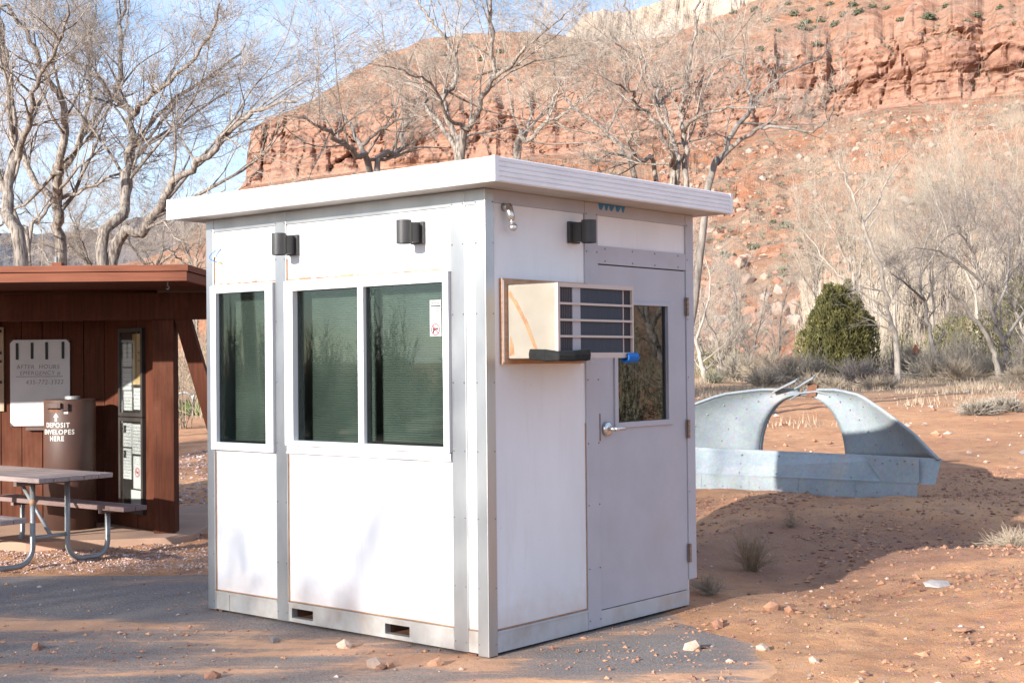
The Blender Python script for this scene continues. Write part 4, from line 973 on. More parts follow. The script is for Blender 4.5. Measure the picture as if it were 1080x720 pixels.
# ------------------------------------------------------------------ vegetation
def tube_np(buf, pts, rads, sides):
    """append a thin tube to buf = (verts list, faces list)"""
    V, Fc = buf; n = len(pts); base = len(V); ref = None
    for i in range(n):
        d = (pts[min(i+1,n-1)] - pts[max(i-1,0)]); 
        if d.length < 1e-9: d = Vector((0,0,1))
        d.normalize()
        if ref is None: ref = d.orthogonal().normalized()
        else:
            ref = ref - d * ref.dot(d); ref = ref.normalized() if ref.length > 1e-6 else d.orthogonal().normalized()
        b = d.cross(ref); r = rads[i]
        for k in range(sides):
            a_ = 6.28318 * k / sides; V.append(pts[i] + (ref * math.cos(a_) + b * math.sin(a_)) * r)
    for i in range(n - 1):
        o1 = base + i * sides; o2 = o1 + sides
        for k in range(sides):
            k2 = (k + 1) % sides; Fc.append((o1+k, o1+k2, o2+k2, o2+k))
def grow(buf_w, buf_t, q, p, d, Ln, r, level, cfg):
    n = 5 if level < 2 else (4 if level == 2 else 3); pts = [p.copy()]; d = d.normalized(); rr = [r]
    for i in range(n):
        d = d + Vector((q.gauss(0,1), q.gauss(0,1), q.gauss(0,1))) * cfg['wig'] + Vector((0,0,cfg['up'] * (1 if level < 3 else .5))); d.normalize()
        p = p + d * (Ln / n); pts.append(p); rr.append(r * (1 - (i + 1) / n * .75))
    if level >= 2: tube_np(buf_t, pts, rr, 3)
    else: tube_np(buf_w, pts, rr, 5)
    if level >= cfg['levels']: return
    nk = cfg['kids'][level]
    for k in range(nk):
        t_ = q.uniform(.22, 1.0) if k < nk - 1 else 1.0
        f_ = t_ * n; i = min(int(f_), n - 1); pp = pts[i].lerp(pts[i+1], f_ - i); dd = (pts[i+1] - pts[i]).normalized()
        an = R(q.uniform(22, 58)) if t_ < 1 else R(q.uniform(5, 25)); az = q.uniform(0, 6.283); o_ = dd.orthogonal().normalized(); b_ = dd.cross(o_)
        nd = dd * math.cos(an) + (o_ * math.cos(az) + b_ * math.sin(az)) * math.sin(an)
        grow(buf_w, buf_t, q, pp, nd, Ln * q.uniform(.45, .75) * (1 - .35 * t_ * (t_ < 1)), max(.0028, rr[i] * q.uniform(.42, .62)), level + 1, cfg)
CFG = dict(wig=.16, up=.05, levels=4, kids=[0, 7, 6, 5, 0], n1=13, len1=.30)
def tree(name, label, limbs, seed, bark, twig, base=None, group=None, cfg=CFG, cat='tree', tr=.0):
    """limbs: list of (points, r0, r1); first point list starts near the trunk foot (base)"""
    q = random.Random(seed); bw, bt = ([], []), ([], [])
    b0 = Vector(base); known = []
    for pts, r0, r1 in limbs:
        pts = [Vector(p) - b0 for p in pts]
        if known and pts[0].length > .05:        # a side limb starts inside the limb it grows from
            kp, kr = min(known, key=lambda e_: (e_[0] - pts[0]).length + .0 * e_[1]); sh = kp - pts[0]
            pts = [p + sh * (1 - .7 * i / max(1, len(pts) - 1)) for i, p in enumerate(pts)]; r0 = min(r0, kr * .85)
        # smooth the limb with catmull-rom and add slight crookedness
        sm = []
        for i in range(len(pts) - 1):
            p0, p1, p2, p3 = pts[max(i-1,0)], pts[i], pts[i+1], pts[min(i+2,len(pts)-1)]
            for k in range(4):
                t_ = k / 4; sm.append(.5 * ((2*p1) + (p2-p0)*t_ + (2*p0-5*p1+4*p2-p3)*t_*t_ + (3*p1-p0-3*p2+p3)*t_**3))
        sm.append(pts[-1]); n = len(sm); tot = sum((sm[i+1]-sm[i]).length for i in range(n-1))
        for i in range(1, n - 1): sm[i] += Vector((q.gauss(0,1), q.gauss(0,1), q.gauss(0,1))) * min(.035, tot * .006)
        rr = [r0 + (r1 - r0) * (i / (n - 1)) ** .8 for i in range(n)]
        known += list(zip(sm, rr))
        rr = [x_ * .80 for x_ in rr]; tube_np(bw, sm + [sm[-1] + (sm[-1] - sm[-2]) * .3], rr + [.001], 9)
        c0 = cfg.get('start', .22)
        for k in range(cfg['n1']):
            t_ = c0 + (1 - c0) * (k + q.random()) / cfg['n1']; 
            if k == cfg['n1'] - 1: t_ = 1
            f_ = t_ * (n - 1); i = min(int(f_), n - 2); pp = sm[i].lerp(sm[i+1], f_ - i); dd = (sm[i+1]-sm[i]).normalized()
            an = R(q.uniform(28, 65)) if t_ < 1 else R(8); az = q.uniform(0, 6.283); o_ = dd.orthogonal().normalized(); b_ = dd.cross(o_)
            nd = dd * math.cos(an) + (o_ * math.cos(az) + b_ * math.sin(az)) * math.sin(an); nd.z += cfg.get('lift', .15)
            grow(bw, bt, q, pp, nd, tot * cfg['len1'] * q.uniform(.6, 1.25) * (1.15 - .45 * t_), max(.007, rr[i] * q.uniform(.3, .5)), 1, cfg)
    root = empty(name, b0, 0, label, cat, group)
    for nm, bf, m in (('trunk', bw, bark), ('twigs', bt, twig)):
        me = bpy.data.meshes.new(nm); me.from_pydata(bf[0], [], bf[1]); me.materials.append(M[m])
        if nm == 'trunk': me.polygons.foreach_set('use_smooth', [True] * len(me.polygons))
        o = bpy.data.objects.new(nm, me); COL.objects.link(o); o.parent = root
    return root
def path(pxs, Y, dY=0.0, foot=None):
    """limb following photo pixels at distance Y, drifting dY metres nearer/farther over its length"""
    n = len(pxs); P = [at(px, py, Y + dY * i / max(1, n - 1)) for i, (px, py) in enumerate(pxs)]
    if foot is not None: P.insert(0, Vector(foot))
    return P
def gpt(px, Y): x = (px - 540) / F * Y; return Vector((x, Y, g(x, Y) - .1))
def copy_thing(src, loc, rz, sca, label, group):
    r_ = src.copy(); COL.objects.link(r_); r_.location = loc; r_.rotation_euler = (0, 0, rz); r_.scale = (sca,) * 3
    if label: r_['label'] = label
    if group: r_['group'] = group
    for ch in list(src.children):
        c = ch.copy(); COL.objects.link(c); c.parent = r_
    return r_

# big cottonwoods behind the station
b = gpt(112, 23)
TA = tree('cottonwood', 'big bare cottonwood behind the station whose long limb leans right over the booth', [
    (path([(117,272),(148,245),(167,218),(183,190),(218,163),(249,132),(280,113),(311,107)], 23, -1.5, b), .15, .025),
    (path([(110,268),(128,218),(134,175),(138,128),(124,101),(126,58),(128,20),(132,-30)], 23, 1.5, b), .15, .028),
    (path([(136,120),(155,101),(183,78),(218,39),(228,5)], 23.7, -2), .075, .02),
    (path([(134,117),(105,89),(78,66),(43,23),(20,-20)], 23.7, 2), .075, .02),
    (path([(150,228),(153,180),(156,155),(185,118),(230,82),(262,50)], 23.5, 3), .08, .02),
    (path([(131,172),(150,150),(190,125),(240,95)], 23.5, 2), .06, .015)], 1, 'bark', 'twig', b, cfg=dict(CFG, n1=15))
b = gpt(70, 24.5)
TB = tree('cottonwood', 'bare crooked cottonwood rising behind the station left of the leaning one', [
    (path([(66,272),(62,225),(60,185),(62,171),(70,128),(55,90),(40,60),(20,25),(0,5)], 24.5, -2, b), .15, .035),
    (path([(58,178),(80,148),(93,124),(112,105),(140,96)], 24.5, 1.5), .09, .02),
    (path([(62,215),(35,180),(20,140),(5,110),(-20,90)], 24.5, 2), .09, .02),
    (path([(64,150),(80,100),(84,50),(95,5)], 24.5, 1), .09, .02),
    (path([(68,200),(100,190),(140,172),(170,165)], 24.5, -1), .05, .012)], 2, 'bark', 'twig', b)
b = gpt(10, 22)
TC = tree('cottonwood', 'thick bare cottonwood at the left photo edge', [
    (path([(19,268),(8,218),(12,175),(14,128),(8,70),(-5,20),(-20,-30)], 22, 1, b), .16, .045),
    (path([(12,160),(30,120),(36,80),(60,40),(70,0)], 22, -2), .08, .02),
    (path([(10,200),(-20,160),(-60,120)], 22, 2), .09, .02)], 3, 'bark', 'twig', b)
# behind the booth
b = gpt(488, 27)
TD = tree('cottonwood', 'bare cottonwood rising behind the middle of the booth roof against the sky', [
    (path([(484,170),(479,144),(468,103),(476,92),(479,56),(459,28),(446,8),(440,-20)], 27, 1.5, b), .115, .022),
    (path([(486,168),(498,127),(518,83),(520,44),(518,0),(512,-30)], 27, -1.5, b), .115, .025),
    (path([(518,83),(539,68),(557,47),(581,27),(600,10)], 26, -1.5), .08, .018),
    (path([(479,161),(462,130),(445,111),(443,97),(425,70),(405,50)], 27, 2), .09, .015),
    (path([(498,127),(480,118),(470,95),(455,80),(430,72),(400,66)], 27, -2), .05, .012)], 4, 'bark', 'twig', b, cfg=dict(CFG, n1=12))
b = gpt(400, 31)
TE = tree('dead_tree', 'pale grey half-fallen tree spreading low behind the booth roof', [
    (path([(392,190),(376,164),(359,150),(348,139),(330,130),(300,122)], 31, -2, b), .13, .02),
    (path([(378,166),(370,147),(362,130),(345,115),(335,100),(318,92)], 31, 2), .09, .018),
    (path([(395,190),(420,160),(428,130),(440,110),(436,80)], 31, 2, b), .12, .02),
    (path([(372,158),(395,140),(420,128),(450,122)], 31, -2), .06, .015),
    (path([(385,178),(410,172),(440,160),(470,158)], 31, 1), .06, .012)], 5, 'greybark', 'twig', b, cfg=dict(CFG, n1=11, lift=.3))
b = gpt(536, 33)
TF = tree('cottonwood', 'light grey forked cottonwood leaning right just past the roof peak', [
    (path([(542,170),(557,148),(578,130),(598,118),(612,106),(640,92)], 33, -1, b), .10, .02),
    (path([(545,165),(556,140),(560,110),(548,90),(540,70)], 33, 2, b), .09, .018),
    (path([(578,130),(584,105),(600,80),(622,60)], 33, 1), .05, .012)], 6, 'palebark', 'paletwig', b, cfg=dict(CFG, n1=11))
b = gpt(676, 30)
TG = tree('cottonwood', 'dark-trunked cottonwood bending left behind the right half of the roof', [
    (path([(670,190),(658,163),(646,145),(619,124),(604,112),(590,90),(582,60)], 30, 2, b), .095, .022),
    (path([(692,192),(676,169),(664,155),(668,140),(684,132)], 30, -1.5, b), .085, .018),
    (path([(646,145),(632,148),(624,160),(622,166)], 30, -1), .04, .015),
    (path([(619,124),(640,95),(650,60),(640,30)], 30, 1), .07, .018)], 7, 'bark', 'twig', b, cfg=dict(CFG, n1=10))
b = gpt(716, 26)
TH = tree('cottonwood', 'several-stemmed bare cottonwood behind the right end of the roof', [
    (path([(711,195),(711,172),(699,142),(681,118),(670,107),(667,95),(650,88)], 26, -1.5, b), .085, .02),
    (path([(714,190),(712,160),(708,142),(699,115),(690,89),(678,59),(665,30),(660,0)], 26, 1.5, b), .09, .024),
    (path([(723,192),(723,148),(720,118),(721,98),(729,59),(735,10),(738,-20)], 26, 0, b), .085, .024),
    (path([(723,142),(735,127),(761,118),(794,115),(815,112)], 26, -2), .07, .018),
    (path([(700,116),(715,98),(740,88),(765,75),(775,50)], 27, 2), .05, .014)], 8, 'bark', 'twig', b, cfg=dict(CFG, n1=9, len1=.26))
b = gpt(712, 27.5)
TI = tree('cottonwood', 'bare cottonwood leaning right past the roof end with one long level limb', [
    (path([(748,198),(764,166),(776,133),(791,115),(791,86),(779,68),(767,59),(750,50)], 27.5, 1, b), .105, .022),
    (path([(772,158),(790,143),(810,133),(835,134),(860,137),(875,125),(882,108)], 27.5, -2), .075, .015),
    (path([(790,113),(810,90),(830,73),(863,60),(880,40)], 27.5, 2), .07, .015)], 9, 'greybark', 'twig', b, cfg=dict(CFG, n1=9, len1=.26))
# right-hand grove
b = gpt(948, 44)
SL = dict(CFG, n1=12, len1=.2, kids=[0,5,4,3,0], start=.15)
tree('cottonwood', 'slim white-barked leaning trunk standing alone right of the dark juniper', [
    (path([(945,360),(937,327),(927,280),(910,233),(897,200),(885,170)], 44, -1, b), .14, .03),
    (path([(910,233),(925,215),(938,185),(960,160)], 43.5, 1), .05, .015), (path([(940,345),(915,322),(895,300)], 44, 1), .04, .01)], 10, 'palebark', 'twig', b, cfg=SL)
b = gpt(1054, 45)
tree('cottonwood', 'white leaning bare stem bent left beside the tangled grey trees', [
    (path([(1050,378),(1040,353),(1020,327),(1000,303)], 45, -1, b), .13, .06)], 11, 'palebark', 'twig', b, cfg=dict(SL, n1=5, start=.6))
b = gpt(1064, 47)
TM = tree('cottonwood', 'grey tangled spreading tree behind the white bent stem', [
    (path([(1062,375),(1057,360),(1047,333),(1040,307),(1030,283),(1020,250),(1005,232)], 47, -1, b), .16, .03),
    (path([(1045,330),(1060,290),(1062,250),(1050,215)], 47, 2), .10, .02),
    (path([(1038,300),(1010,275),(985,262),(960,262)], 47, -2), .08, .02),
    (path([(1058,360),(1085,320),(1100,280)], 47, 1), .09, .02)], 12, 'greybark', 'darktwig', b, cfg=dict(CFG, n1=13, len1=.36))
b = gpt(985, 50)
tree('cottonwood', 'grey twisted tree with dark twigs between the white trunk and tangled tree', [
    (path([(985,370),(978,335),(970,300),(972,270),(985,240)], 50, 1, b), .14, .03), (path([(975,320),(955,300),(940,290)], 50, -2), .08, .02),
    (path([(972,290),(1000,250),(1030,240),(1025,225)], 50, -1), .08, .02)], 13, 'greybark', 'darktwig', b, cfg=dict(CFG, n1=12, len1=.36))
b = gpt(1090, 49)
tree('cottonwood', 'bare tree with thick white stem at the right photo edge', [
    (path([(1085,375),(1078,345),(1070,325),(1062,310),(1055,285)], 49, 1, b), .12, .03), (path([(1088,350),(1095,300),(1085,250),(1075,215)], 49, -1), .10, .02)], 14, 'palebark', 'darktwig', b, cfg=dict(CFG, n1=12, len1=.34))
# pale slender poplars in rows behind
PL = dict(CFG, n1=16, len1=.27, kids=[0,6,6,4,0], lift=.55, up=.10, start=.18)
b = gpt(900, 62)
P1 = tree('poplar', 'pale yellowish many-stemmed young poplar just left of the white trunk', [
    (path([(902,300),(890,270),(878,240),(860,205)], 62, -1, b), .10, .02), (path([(904,300),(902,260),(898,215),(890,165)], 62, 1, b), .09, .02),
    (path([(900,310),(880,285),(862,262),(845,240)], 62, 1, b), .08, .02), (path([(906,300),(912,260),(916,220)], 62, 0, b), .08, .02)], 15, 'palebark', 'paletwig', b, cfg=PL)
b = gpt(1030, 66)
P2 = tree('poplar', 'tall pale poplar with upright limbs behind the tangled grey trees', [
    (path([(1030,300),(1024,250),(1020,210),(1012,160)], 66, -1, b), .12, .025), (path([(1032,290),(1045,240),(1050,190),(1042,150)], 66, 1, b), .10, .02),
    (path([(1028,310),(1005,260),(990,215),(975,180)], 66, 2, b), .09, .02)], 16, 'palebark', 'paletwig', b, cfg=PL)
for i, (px, Y, src, rz, sc_, lab) in enumerate((
    (860, 68, P1, 1.2, .95, 'pale thin poplar on the slope left of the yellowish young poplar'),
    (945, 72, P2, 2.1, .9, 'pale poplar directly behind the slim white trunk'),
    (985, 70, P1, 3.9, 1.15, 'pale feathery poplar above the twisted grey tree'),
    (1075, 68, P2, .8, 1.05, 'pale upright poplar at the right photo edge'),
    (1000, 80, P2, 4.2, 1.05, 'pale poplar high behind the feathery one'),
    (1060, 80, P1, 5.2, 1.3, 'pale broad poplar behind the right edge trees'),
    (925, 80, P1, 2.6, 1.1, 'pale poplar furthest back behind the juniper'),
    (1120, 74, P2, 2.9, 1.1, 'pale poplar beyond the right photo edge'))):
    copy_thing(src, gpt(px, Y), rz, sc_, lab, 'pale poplars below the cliff')
# grey saplings left of the juniper
b = gpt(738, 46)
tree('sapling', 'white leaning trunk seen right beside the booth wall', [
    (path([(744,402),(740,385),(735,365),(725,340),(712,300)], 46, 0, b), .15, .05), (path([(735,360),(745,330),(750,300),(745,275)], 46, 1), .08, .02)], 17, 'palebark', 'twig', b, cfg=dict(SL, n1=10, len1=.3))
b = gpt(762, 50)
SP = tree('sapling', 'bare grey sapling between the booth and the juniper', [
    (path([(762,390),(756,360),(745,335),(738,300)], 50, -1, b), .09, .02), (path([(764,390),(772,350),(776,310),(770,275)], 50, 1, b), .08, .02),
    (path([(762,380),(780,360),(800,335)], 50, 1, b), .06, .015)], 18, 'greybark', 'twig', b, cfg=dict(PL, lift=.3))
for px, Y, rz, s_, lab in ((790, 54, 1.1, 1.0, 'bare grey sapling left of the scree of boulders'), (745, 58, 2.7, 1.25, 'taller grey sapling behind the booth edge'), (820, 58, 4.0, .9, 'low grey sapling just left of the juniper'),
                           (700, 52, 5.1, 1.3, 'grey sapling mostly hidden by the booth')):
    copy_thing(SP, gpt(px, Y), rz, s_, lab, 'grey saplings below the slope')
# trees off to the sides: reflected in the glass and shading the ground
for loc, rz, s_, src, lab in (((-17.2,-9.6,0), 1.0, 1.15, TA, 'tall bare cottonwood behind the viewer that dapples the booth wall'), ((-14.1,-2.5,0), 3.0, .85, P1, 'slender bare poplar left of the viewer shading the asphalt'),
                              ((-17,9,0), 4.4, 1.1, TB, 'bare cottonwood left of the view mirrored in the windows'), ((-21,3,0), .4, 1.2, TA, 'second bare cottonwood left of the view mirrored in the windows'),
                              ((15,13,0), 2.0, .9, TM, 'tangled tree right of the view mirrored in the door glass'), ((19,16.5,0), 5.0, 1.0, TM, 'farther tangled tree right of the view mirrored in the door glass'), ((17,19,0), .7, .9, TM, 'third tangled tree right of the view mirrored in the door glass')):
    copy_thing(src, (loc[0], loc[1], g(loc[0], loc[1]) - .1), rz, s_, lab, 'trees around the clearing')

for i, (px, Y, src, rz, sc_, lab) in enumerate(((30, 46, TD, 1.3, 1.0, 'bare tree in the grey brush far behind the station, left'), (95, 52, TB, 2.4, .9, 'bare tree in the grey brush far behind the station, between the big trunks'),
        (160, 50, TD, 4.0, .8, 'bare tree in the grey brush just right of the leaning limb'), (205, 48, TH, .3, .8, 'low bare tree seen between station roof and booth'), (-20, 50, TH, 3.3, 1.1, 'bare tree in the grey brush beyond the left edge'), (60, 62, TH, 5.0, 1.1, 'bare tree furthest back behind the station'))):
    copy_thing(src, gpt(px, Y), rz, sc_, lab, 'trees in the brush behind the station')
# juniper
def juniper(name, label, w_, h_, loc, seed, n=9000, group=None):
    q = random.Random(seed); V = []; Fc = []; npl = max(14, int(44 * w_ / 1.28)); per = n // npl
    for k in range(npl):
        rr = w_ * (k / npl) ** .55; az = k * 2.39996 + q.uniform(-.3, .3); px_, py_ = math.cos(az) * rr, math.sin(az) * rr
        top = h_ * (1.0 - .42 * (rr / w_) ** 2.4) * q.uniform(.82, 1.03) * (1 + .14 * math.cos(az) * rr / w_); bot = h_ * (.02 + .05 * q.random()); pw = w_ * q.uniform(.26, .38)
        lx, ly = math.cos(az) * .12 * rr, math.sin(az) * .12 * rr
        if rr > .45 * w_ and q.random() < .14: continue
        for i in range(per):
            t_ = q.random() ** .85; wd_ = pw * (max(0, 1 - max(0, t_ - .62) / .38) ** .5) * (.75 + .25 * min(1, t_ * 4)); a2 = q.uniform(0, 6.283); r2 = wd_ * q.uniform(.3, 1) ** .5
            c = Vector((px_ + lx * t_ + math.cos(a2) * r2, py_ + ly * t_ + math.sin(a2) * r2, bot + t_ * (top - bot)))
            d = Vector((math.cos(a2) * .7 + math.cos(az) * .3, math.sin(a2) * .7 + math.sin(az) * .3, q.uniform(.7, 2.4))).normalized() + Vector((q.gauss(0,.25), q.gauss(0,.25), q.gauss(0,.2))); d.normalize()
            ln = q.uniform(.05, .125) * (h_ / 3) ** .5; sd = d.orthogonal().normalized(); sd.rotate(Matrix.Rotation(q.uniform(0, 6.28), 3, d)); hw_ = ln * q.uniform(.12, .22)
            o0 = len(V); V += [c - sd * hw_ * .6, c + sd * hw_ * .6, c + d * ln * .6 + sd * hw_, c + d * ln, c + d * ln * .6 - sd * hw_]; Fc.append((o0, o0+1, o0+2, o0+3, o0+4))
    root = empty(name, loc, 0, label, 'tree', group)
    me = bpy.data.meshes.new('crown'); me.from_pydata(V, [], Fc); me.materials.append(M['juniper']); o = bpy.data.objects.new('crown', me); COL.objects.link(o); o.parent = root
    mb = MB(); mb.tube([(0,0,-.2),(.05,.02,h_*.3),(0,.0,h_*.7)], [.12,.09,.03], 8)
    for k in range(6): a_ = k * 1.05; mb.tube([(0,0,.1+h_*.08*k),(math.cos(a_)*w_*.4,math.sin(a_)*w_*.4,.3+h_*.1*k)], [.05,.02], 6)
    mb.build('trunk', M['bark'], root, smooth=True); return root
b = gpt(882, 47)
juniper('juniper_tree', 'dense dark green juniper with domed crown right of the booth', 1.06, 3.45, b, 3, 52000)
juniper('juniper_tree', 'dim olive juniper half hidden behind the tangled grey tree', 1.1, 2.5, gpt(1004, 56), 5, 9000)
juniper('juniper_tree', 'olive juniper cut by the right photo edge', 1.7, 4.2, gpt(1086, 53), 6, 14000)
juniper('juniper_tree', 'small olive juniper beside the orange marker', .7, 1.7, gpt(950, 56), 7, 3000)
juniper('juniper_tree', 'low olive juniper in the shade beside the booth', .8, 1.5, gpt(756, 52), 8, 3000)

# bushes: bundles of fine stems
def bush_geo(V, Fc, q, c, w_, h_, n, th=.006, tall=False):
    for i in range(n):
        az = q.uniform(0, 6.283); el = q.uniform(.85, 1.5) if tall else q.uniform(.15, 1.45); ln = q.uniform(.55, 1.05)
        tip = Vector((math.cos(az) * math.cos(el) * w_, math.sin(az) * math.cos(el) * w_, math.sin(el) * h_)) * ln
        st = c + Vector((q.uniform(-.2,.2) * w_, q.uniform(-.2,.2) * w_, 0)); mid = st + tip * .5 + Vector((q.gauss(0,.07) * w_, q.gauss(0,.07) * w_, .10 * h_)); end = st + tip
        tube_np((V, Fc), [st, mid, end], [th, th * .7, th * .3], 3)
        for k in range(4):
            t_ = q.uniform(.3, .95); p = st.lerp(end, t_) + Vector((0,0,.08 * h_ * (1 - t_))); d = (tip.normalized() + Vector((q.gauss(0,.6), q.gauss(0,.6), q.gauss(.25,.5)))).normalized()
            tube_np((V, Fc), [p, p + d * w_ * q.uniform(.14, .38)], [th * .6, th * .25], 3)
def bush(name, label, loc, w_, h_, n, seed, m, th=.006, group=None, cat='bush'):
    V, Fc = [], []; bush_geo(V, Fc, random.Random(seed), Vector((0,0,0)), w_, h_, n, th)
    me = bpy.data.meshes.new(name); me.from_pydata(V, [], Fc); me.materials.append(M[m]); o = bpy.data.objects.new(name, me); COL.objects.link(o); o.location = loc
    return tag(o, label, cat, group)
G_ = 'dry bushes along the edge of the clearing'
for i, (px, Y, w_, h_, n, m, lab) in enumerate((
    (843, 44, 1.5, 1.0, 320, 'brush', 'wide arching grey bush in front of the juniper foot'),
    (905, 43, 1.1, .85, 260, 'darktwig', 'round dark grey bush left of the white trunk'),
    (806, 45, 1.0, 1.1, 260, 'tanbrush', 'tan bush left of the far red picnic table'),
    (803, 42, .7, .7, 160, 'brush', 'small grey-brown bush before the tan bush'),
    (858, 40.5, .6, .55, 150, 'tanbrush', 'pale tan bush right of the far red picnic table'),
    (880, 40, .8, .35, 150, 'tanbrush', 'low straw-coloured bush at the edge of the bare soil'),
    (925, 40, .9, .3, 150, 'tanbrush', 'low pale bush at the foot of the white trunk'),
    (985, 45, 1.3, 1.0, 300, 'brush', 'grey-brown bush under the twisted grey tree'),
    (1010, 44, 1.0, .8, 220, 'tanbrush', 'straw bush left of the white bent stem'),
    (1045, 46, 1.2, .9, 240, 'brush', 'grey bush at the foot of the tangled tree'),
    (1030, 26, .55, .3, 120, 'brush', 'low grey dry bush on the red soil right of the culvert'),
    (1062, 27, .7, .3, 140, 'brush', 'flat grey dry bush at the right photo edge'),
    (752, 44, .5, .4, 120, 'sage', 'dark low bush at the foot of the white trunk by the booth'),
    (775, 46, .9, 1.0, 220, 'brush', 'grey bush between the booth and the tan bush'),
    (960, 50, .9, 1.1, 220, 'tanbrush', 'tan bush beside the orange marker'),
    (1075, 43, .9, .4, 160, 'tanbrush', 'straw-coloured low bush under the right edge trees'))):
    bush('dry_bush', lab, gpt(px, Y) + Vector((0,0,.08)), w_, h_, n, 100 + i, m, .010, G_)
bush('dry_weed', 'brown dry weed clump in the shade right of the door', (1.78, 10.5, g(1.78,10.5)), .24, .36, 150, 201, 'straw', .0022, 'dry weeds near the booth', 'weed')
bush('dry_weed', 'flattened grey weed at the rear foot of the door wall', (1.30, 9.30, g(1.3,9.3)), .20, .13, 90, 202, 'tanbrush', .0022, 'dry weeds near the booth', 'weed')
bush('dry_weed', 'low dry weed on the bank at the right photo edge', (3.95, 10.95, g(3.95,10.95)), .35, .13, 110, 203, 'tanbrush', .0025, 'dry weeds near the booth', 'weed')
bush('dry_weed', 'small weed tuft in front of the culvert', (2.45, 12.3, g(2.45,12.3)), .13, .16, 50, 204, 'straw', .002, 'dry weeds near the booth', 'weed')
# far thicket as one mass
def at_hill_z(px, Y):
    ci = int(np.argmin(np.abs(np.array(HC) - px))); return float(np.interp(Y, HV[ci,:60,1], HV[ci,:60,2]))
def thicket(name, label, spots, m, seed, n=26, th=.010, tall=False):
    q = random.Random(seed); V, Fc = [], []
    for x, y, z, w_, h_ in spots: bush_geo(V, Fc, q, Vector((x, y, z)), w_, h_, n, th, tall)
    me = bpy.data.meshes.new(name); me.from_pydata(V, [], Fc); me.materials.append(M[m]); o = bpy.data.objects.new(name, me); COL.objects.link(o)
    return tag(o, label, None, None, 'stuff')
q = random.Random(55); sp = []
for i in range(150):
    px = q.uniform(730, 1140); Y = q.uniform(48, 74); p = gpt(px, Y)
    if 800 < px < 880 and Y > 56: continue
    sp.append((p.x, p.y, p.z, q.uniform(.6, 1.3), q.uniform(.9, 2.6 if px > 930 else 1.8)))
sp2 = []
for i in range(210):
    px = 1100 - 250 * q.random() ** 1.25; Y = q.uniform(66, 118); zz_ = at_hill_z(px, Y)
    sp2.append(((px - 540) / F * Y, Y, zz_ - .1, q.uniform(1.2, 2.2), q.uniform(3.0, 6.5)))
thicket('slope_brush', 'tall pale leafless brush up the slope on the right', sp2, 'paletwig', 6, 34, .020, True)
thicket('thicket', 'grey leafless thicket behind the bushes', sp, 'brush', 1, 34)
sp = []
for i in range(120):
    px = q.uniform(-80, 560); Y = q.uniform(28, 60); p = gpt(px, Y); sp.append((p.x, p.y, p.z, q.uniform(.6, 1.6), q.uniform(1.0, 3.2)))
thicket('brushwood', 'grey-tan leafless brush behind the brown station', sp, 'tanbrush', 2, 40)
sp = []
for i in range(90):
    a_ = q.uniform(R(30), R(105)); d = q.uniform(12, 22); x, y = math.sin(a_) * d + 2, 8 + math.cos(a_) * d
    if (x / y) < .46: continue
    sp.append((x, y, g(x, y), q.uniform(.5, 1.1), q.uniform(1.2, 3.4)))
thicket('side_thicket', 'olive brush to the right of the view', sp, 'sage', 3, 50, .014)
sp = []
for i in range(110):
    x, y = q.uniform(-40, -22), q.uniform(-4, 20); sp.append((x, y, g(x, y), q.uniform(.6, 1.2), q.uniform(1.4, 3.6)))
thicket('left_thicket', 'olive brush to the left of the view', sp, 'sage', 4, 50, .016)
# pale grass on the far edge of the clearing
V, Fc = [], []; q = random.Random(77)
for i in range(5200):
    px = q.uniform(700, 1120); Y = q.uniform(34, 47) if q.random() < .8 else q.uniform(24, 36); p = gpt(px, Y)
    if noise.noise(Vector((p.x * .35, p.y * .35, 4))) < (-.05 if Y > 38 else .25): continue
    for k in range(3):
        a_ = q.uniform(0, 6.28); h_ = q.uniform(.07, .22); b_ = Vector((p.x + q.uniform(-.12,.12), p.y + q.uniform(-.12,.12), p.z + .08)); o0 = len(V)
        V += [b_ + Vector((math.cos(a_)*.012, math.sin(a_)*.012, 0)), b_ - Vector((math.cos(a_)*.012, math.sin(a_)*.012, 0)), b_ + Vector((q.gauss(0,.05), q.gauss(0,.05), h_))]; Fc.append((o0, o0+1, o0+2))
me = bpy.data.meshes.new('dry_grass'); me.from_pydata(V, [], Fc); me.materials.append(M['tanbrush']); o = bpy.data.objects.new('dry_grass', me); COL.objects.link(o); tag(o, 'pale dry grass at the far edge of the bare soil', None, None, 'stuff')
V, Fc = [], []
for i in range(3500):
    px = q.uniform(150, 240); Y = q.uniform(33, 38); p = gpt(px, Y)
    a_ = q.uniform(0, 6.28); h_ = q.uniform(.06, .2); b_ = p + Vector((0,0,.08)); o0 = len(V)
    V += [b_ + Vector((math.cos(a_)*.02, math.sin(a_)*.02, 0)), b_ - Vector((math.cos(a_)*.02, math.sin(a_)*.02, 0)), b_ + Vector((q.gauss(0,.05), q.gauss(0,.05), h_))]; Fc.append((o0, o0+1, o0+2))
me = bpy.data.meshes.new('green_grass'); me.from_pydata(V, [], Fc); me.materials.append(M['grasspatch']); o = bpy.data.objects.new('green_grass', me); COL.objects.link(o); tag(o, 'strip of green grass beyond the gravel drive', None, None, 'stuff')

